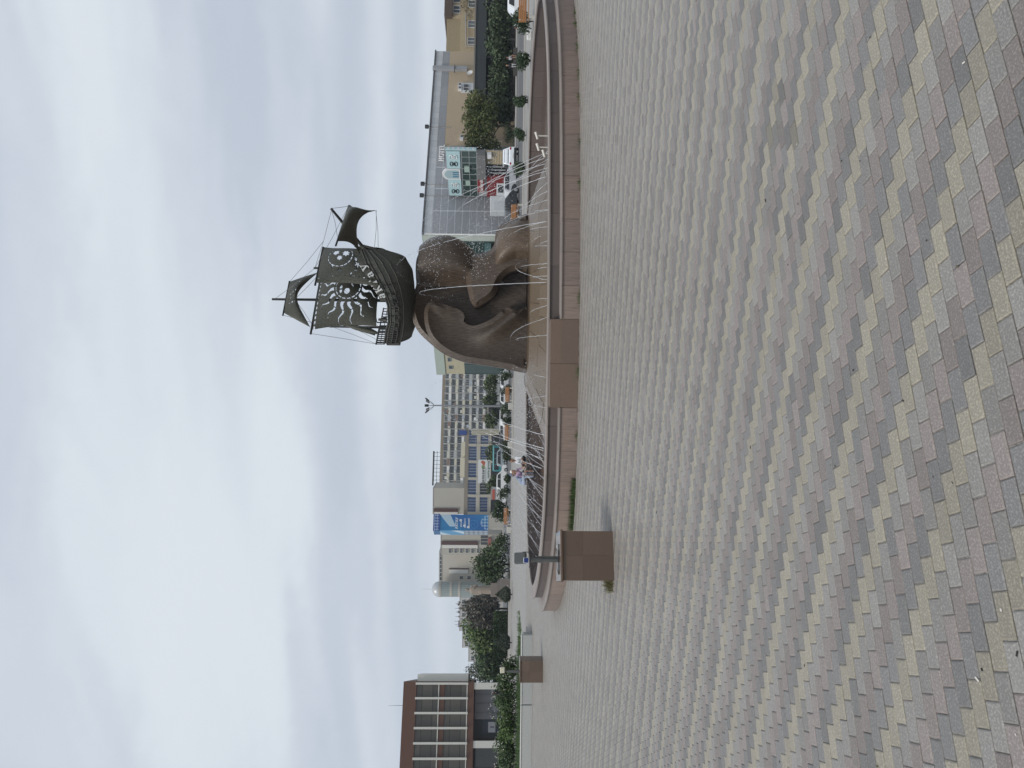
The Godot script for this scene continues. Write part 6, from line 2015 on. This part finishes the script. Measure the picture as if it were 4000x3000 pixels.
	for q in [[1747, 1763, 1396, 1411], [1752, 1770, 1427, 1440]]:
		var p := on(s, q[1], q[3]); var r := on(s, q[0], q[2])
		window(s, p.x, r.x, p.y, r.y, dark, pan[1], 1, 1, 0.05)
	slab(s, "corner_strip", mat(L(0.40, 0.44, 0.40), 0.6), sl - 0.9, sl - 0.06, 0, 11.6, 0.0, 0.16)
	slab(s, "entrance_canopy", mat(L(0.10, 0.20, 0.20), 0.5), sl - 7, sl - 1.2, 3.0, 3.8, 0.13, 2.2)

# ---------------------------------------------------------------- right: street, foliage, parked cars
func right_side() -> void:
	var white := mat(L(0.68, 0.70, 0.72), 0.6)
	var t := facade("low_shops", "low dark shop row with a charcoal fascia below the tan hotel wall", "building", gp(372, 99), gp(-60, 103))
	var l: float = t.get_meta("l")
	slab(t, "wall", mat(L(0.02, 0.02, 0.022), 0.8), 0, l, 0, 4.0, -6, -1.4)
	slab(t, "fascia", mat(L(0.050, 0.058, 0.064), 0.6, noise_tex(0.03, 0.75, 1.0, 50), 3.0), 0, l, 3.9, 5.35, -6, 0)
	slab(t, "roof_edge", mat(L(0.30, 0.28, 0.26), 0.8, noise_tex(0.05, 0.7, 1.0, 51), 1.0), -0.1, l, 5.35, 5.55, -6, 0.12)
	for i in 6: slab(t, "post", mat(L(0.06, 0.06, 0.06), 0.7), i * l / 6 + 0.3, i * l / 6 + 0.45, 0, 3.9, -0.6, -0.4)
	var f := facade("tan_house", "tan house with stained plaster and a brown tiled mansard behind the shop row", "building", gp(200, 118), gp(-70, 121))
	l = f.get_meta("l")
	var tan := mat(L(0.56, 0.45, 0.30), 0.85, noise_tex(0.03, 0.72, 1.0, 52), 4.0)
	var u0 := on(f, 1760, 68).x
	slab(f, "wall", tan, 0, l, 0, 8.4, -10, 0)
	slab(f, "upper_wall", mat(L(0.46, 0.37, 0.235), 0.85, noise_tex(0.03, 0.72, 1.0, 53), 3.0), 0.1, u0, 8.4, 10.6, -9.9, -0.3)
	slab(f, "upper_roof", mat(L(0.14, 0.10, 0.08), 0.8, noise_tex(0.06, 0.6, 1.0, 54), 1.0), u0 + 0.03, l, 9.7, 11.0, -10, 0.4)
	slab(f, "upper_storey", tan, u0 + 0.02, l, 8.4, 9.7, -9.9, -0.1)
	for i in 3: window(f, u0 + 0.8 + i * 2.0, u0 + 2.2 + i * 2.0, 8.5, 9.65, glass(L(0.08, 0.09, 0.1)), white, 2, 1, 0.0)
	var b := MB.new()
	b.tube([Vector3(1.2, 10.5, -3), Vector3(1.2, 11.6, -3)], [0.5, 0.42], 12)
	part(b, "chimney", mat(L(0.30, 0.22, 0.15), 0.8), f)
	for q in [0.5, 3.6, 7.4, 10.0]: window(f, q + 0.6, q + 1.9, 5.8, 7.2, glass(L(0.10, 0.11, 0.12)), white, 2, 1, 0.05)
	b = MB.new()
	b.tube([Vector3(0.6, 5.8, 0.3), Vector3(0.6, 7.4, 0.3), Vector3(6.5, 7.6, 0.3), Vector3(6.8, 7.0, 0.3)], [0.09], 8)
	part(b, "pipe", mat(L(0.30, 0.31, 0.30), 0.5), f)
	b = MB.new()
	for i in 260: 
		b.col = L(0.12, 0.11, 0.06) * rng.randf_range(0.6, 1.5)
		leaf(b, Vector3(rng.randfn(9.0, 1.6), rng.randfn(7.0, 0.8), 0.1), 0.16)
	part(b, "creeper", leaf_mat, f)
	# tree in front of the hotel and the dark belt of shrubs
	var tp := gp(492, 93)
	tree("hotel_tree", "olive green leafy tree standing in front of the tan hotel wall", tp, 6.6, [[Vector3(0.3, 5.2, 0), Vector3(2.3, 1.5, 1.8)], [Vector3(2.5, 5.0, 0.2), Vector3(1.9, 1.5, 1.5)], [Vector3(-2.2, 4.9, 0.3), Vector3(1.9, 1.5, 1.5)], [Vector3(0, 3.6, 0.4), Vector3(2.2, 1.3, 1.5)], [Vector3(-2.8, 3.4, 0.4), Vector3(1.1, 1.8, 1.1)], [Vector3(1.9, 3.5, 0), Vector3(1.6, 1.4, 1.4)]], 0.19, 6400, L(0.085, 0.105, 0.032), "", 0.17)
	var belt := [[440, 96, 4.3, 3.6, "dark drooping shrub under the olive green tree"], [385, 97, 3.6, 3.4, "dark shrub between the olive tree and the white framed window"], [330, 96, 4.2, 3.7, "broad dark shrub below the white framed hotel window"], [265, 97, 4.0, 3.5, "dark shrub behind the two seated people"], [205, 96, 4.4, 3.8, "tall dark shrub beside the seated people"], [140, 97, 4.6, 4.1, "tall dark shrub in front of the charcoal fascia"], [75, 96, 4.4, 3.9, "dark shrub behind the white saloon at the kerb"], [15, 97, 4.6, 4.2, "dark willow like shrub at the end of the shop row"]]
	for q in belt: shrub("dark_shrub", q[4], gp(q[0], q[1]), q[2], q[3], 0.22, 1900, L(0.052, 0.078, 0.036), "dark shrubs along the road")
	shrub("low_shrub", "low dark shrub at the foot of the olive green tree", gp(520, 92), 2.6, 1.8, 0.09, 1500, L(0.03, 0.048, 0.022))
	# small round bushes behind the basin
	for q in [[82, 2084, 1.7, 1.45, "bushy green shrub next to the orange bench behind the basin"], [236, 2073, 1.35, 1.0, "ragged small bush behind the basin rim with the white roadside slab"], [400, 2062, 0.95, 1.12, "neat egg shaped bush behind the basin rim"], [528, 2055, 1.1, 1.0, "small rounded bush behind the basin near the white spotlights"], [657, 2052, 1.15, 0.95, "small bush veiled by the water jets behind the basin"]]:
		shrub("small_bush", q[4], ground(q[1], q[0]), q[2], q[3], 0.08, 1500, L(0.036, 0.062, 0.028), "small bushes behind the basin", 5 if q[0] == 236 else 0)
	var sl := thing("white_slab", "white oblong roadside slab lying beside the ragged small bush", "slab", ground(2078, 138), 0.05)
	boxpart("slab_body", Vector3(0, 0.17, 0), Vector3(0.62, 0.34, 0.22), mat(L(0.7, 0.71, 0.7), 0.5), sl, 0.05)
	var bp := at(2089, 0, 43.0); bp.y = 0
	bench("large slatted orange bench behind the basin by the white saloon", bp + Vector3(0.35, 0, 0), -0.12, 3.0, false)
	var bq := gp(825, 62)
	bench("slatted orange bench wet with spray between the black car and the wave", bq, 0.0, 1.3, false)
	car("parked_car", "white saloon car parked by the kerb behind the large orange bench", gp(-15, 62), -0.08, L(0.74, 0.77, 0.81), 4.5, 1.48, 1.8, 0.0, "cars on the street beside the hotel")
	car("parked_car", "white off road car seen from behind on the street by the ribbed wall", gp(622, 80), deg_to_rad(82), L(0.72, 0.76, 0.82), 4.6, 1.66, 1.86, 0.9, "cars on the street beside the hotel")
	car("parked_car", "silver car parked in front of the red shop panel", gp(716, 80), 0.25, L(0.50, 0.52, 0.55), 4.4, 1.5, 1.8, 0.3, "cars on the street beside the hotel")
	car("parked_car", "black car parked in front of the white box truck", gp(806, 75), 0.5, L(0.025, 0.027, 0.03), 4.5, 1.45, 1.8, 0.1, "cars on the street beside the hotel")
	var vt := facade("box_truck", "white box truck with perforated panels parked against the hotel", "truck", gp(826, 88), gp(764, 88))
	var vl: float = vt.get_meta("l")
	b = MB.new()
	b.bevel(Vector3(vl / 2, 1.95, -1.3), Vector3(vl, 2.2, 2.4), 0.05)
	part(b, "box_body", mat(L(0.60, 0.63, 0.66), 0.5, noise_tex(0.04, 0.88, 1.0, 55), 0.8), vt)
	slab(vt, "side_panel", mat(L(0.46, 0.49, 0.52), 0.5), vl * 0.12, vl * 0.62, 1.1, 2.6, -0.09, -0.04)
	slab(vt, "cab", mat(L(0.62, 0.64, 0.66), 0.4), vl + 0.02, vl + 1.5, 0.6, 2.3, -2.3, -0.2)
	slab(vt, "cab_window", glass(L(0.02, 0.02, 0.022)), vl + 0.4, vl + 1.3, 1.5, 2.15, -0.199, -0.17)
	slab(vt, "chassis", mat(L(0.03, 0.03, 0.03), 0.7), 0.1, vl + 1.4, 0.45, 0.84, -2.2, -0.3)
	for u in [0.5, vl + 0.8]:
		for z in [-0.4, -2.1]:
			b = MB.new()
			b.tube([Vector3(u, 0.42, z - 0.14), Vector3(u, 0.42, z + 0.14)], [0.42], 14)
			part(b, "wheel", mat(L(0.02, 0.02, 0.02), 0.7), vt)

func people() -> void:
	var rim := off(basin, 0.55)
	var spot := func(y: float) -> Vector3:        # where the far rim passes under that line of sight
		var best := Vector3.ZERO
		var err := 1e9
		for p in rim:
			if p.y > -27: continue
			var d := at(2050, y, -p.y)
			if absf(d.x - p.x) < err: err = absf(d.x - p.x); best = Vector3(p.x, 0.78, p.y)
		return best
	var black := Color(0.02, 0.02, 0.024)
	person("child in a white top and black shorts sitting on the far basin rim", spot.call(1786), -0.7, seated(Color(0.70, 0.74, 0.80), black, Color(0.018, 0.015, 0.013), Vector3(0.05, -0.02, 0.14), 0.86), "", 0.018)
	var r := seated(Color(0.46, 0.30, 0.47), black, Color(0.74, 0.72, 0.70), Vector3(0.10, -0.05, 0.22), 0.86)
	person("person in a lilac top and white cap leaning over the far basin rim", spot.call(1862), 0.5, r, "", 0.018)
	person("person in a blue and white patterned dress bending at the far basin rim", spot.call(1893), 1.0, seated(Color(0.20, 0.27, 0.40), Color(0.30, 0.36, 0.46), Color(0.12, 0.16, 0.24), Vector3(0.14, -0.08, 0.24), 0.92, false), "", 0.018)
	var bs := gp(240, 88.4)
	var st := thing("garden_wall", "low dark stone sitting wall in front of the dark shrubs", "wall", bs, 0)
	boxpart("wall_block", Vector3(0, 0.22, 0), Vector3(3.2, 0.44, 0.5), mat(L(0.07, 0.065, 0.06), 0.9), st, 0.02)
	person("person in a pale grey shirt sitting before the dark shrubs", gp(229, 88.3) + Vector3(0, 0.44, 0), 0.2, seated(Color(0.42, 0.44, 0.48), Color(0.03, 0.03, 0.035), Color(0.02, 0.018, 0.016)))
	person("person in a dark top and light trousers sitting before the dark shrubs", gp(256, 88.3) + Vector3(0, 0.44, 0), -0.3, seated(Color(0.015, 0.015, 0.02), Color(0.45, 0.46, 0.48), SKIN, Vector3(0.02, 0, 0.05), 1.0, false))
	person("person dressed in black standing at the office porch", gp(2706, 96.5) + Vector3(0, 0.5, 0), 0.4, standing(Color(0.02, 0.018, 0.022), Color(0.03, 0.03, 0.035), Color(0.02, 0.018, 0.016)))
	var pl := thing("porch", "low concrete porch in front of the office columns", "porch", gp(2730, 97.0), 0.35)
	boxpart("porch_slab", Vector3(0, 0.25, 0), Vector3(7.0, 0.5, 2.4), mat(L(0.36, 0.35, 0.34), 0.8), pl, 0.02)
	for q in [[2586, 106, Color(0.10, 0.08, 0.07), "person in brown standing among the trees behind the hedge"], [2600, 107, Color(0.02, 0.02, 0.022), "person in black standing behind the hedge between two others"], [2617, 106, Color(0.25, 0.24, 0.22), "person in a pale top standing behind the hedge nearest the office"]]:
		person(q[3], gp(q[0], q[1]), 0.3, standing(q[2], Color(0.03, 0.03, 0.035), Color(0.02, 0.018, 0.016)), "", 0.026)

func _ready() -> void:
	rng.seed = 77
	light_and_lens()
	plan_fountain()
	make_ground()
	make_fountain()
	make_wave()
	make_ship()
	make_jets()
	make_city()
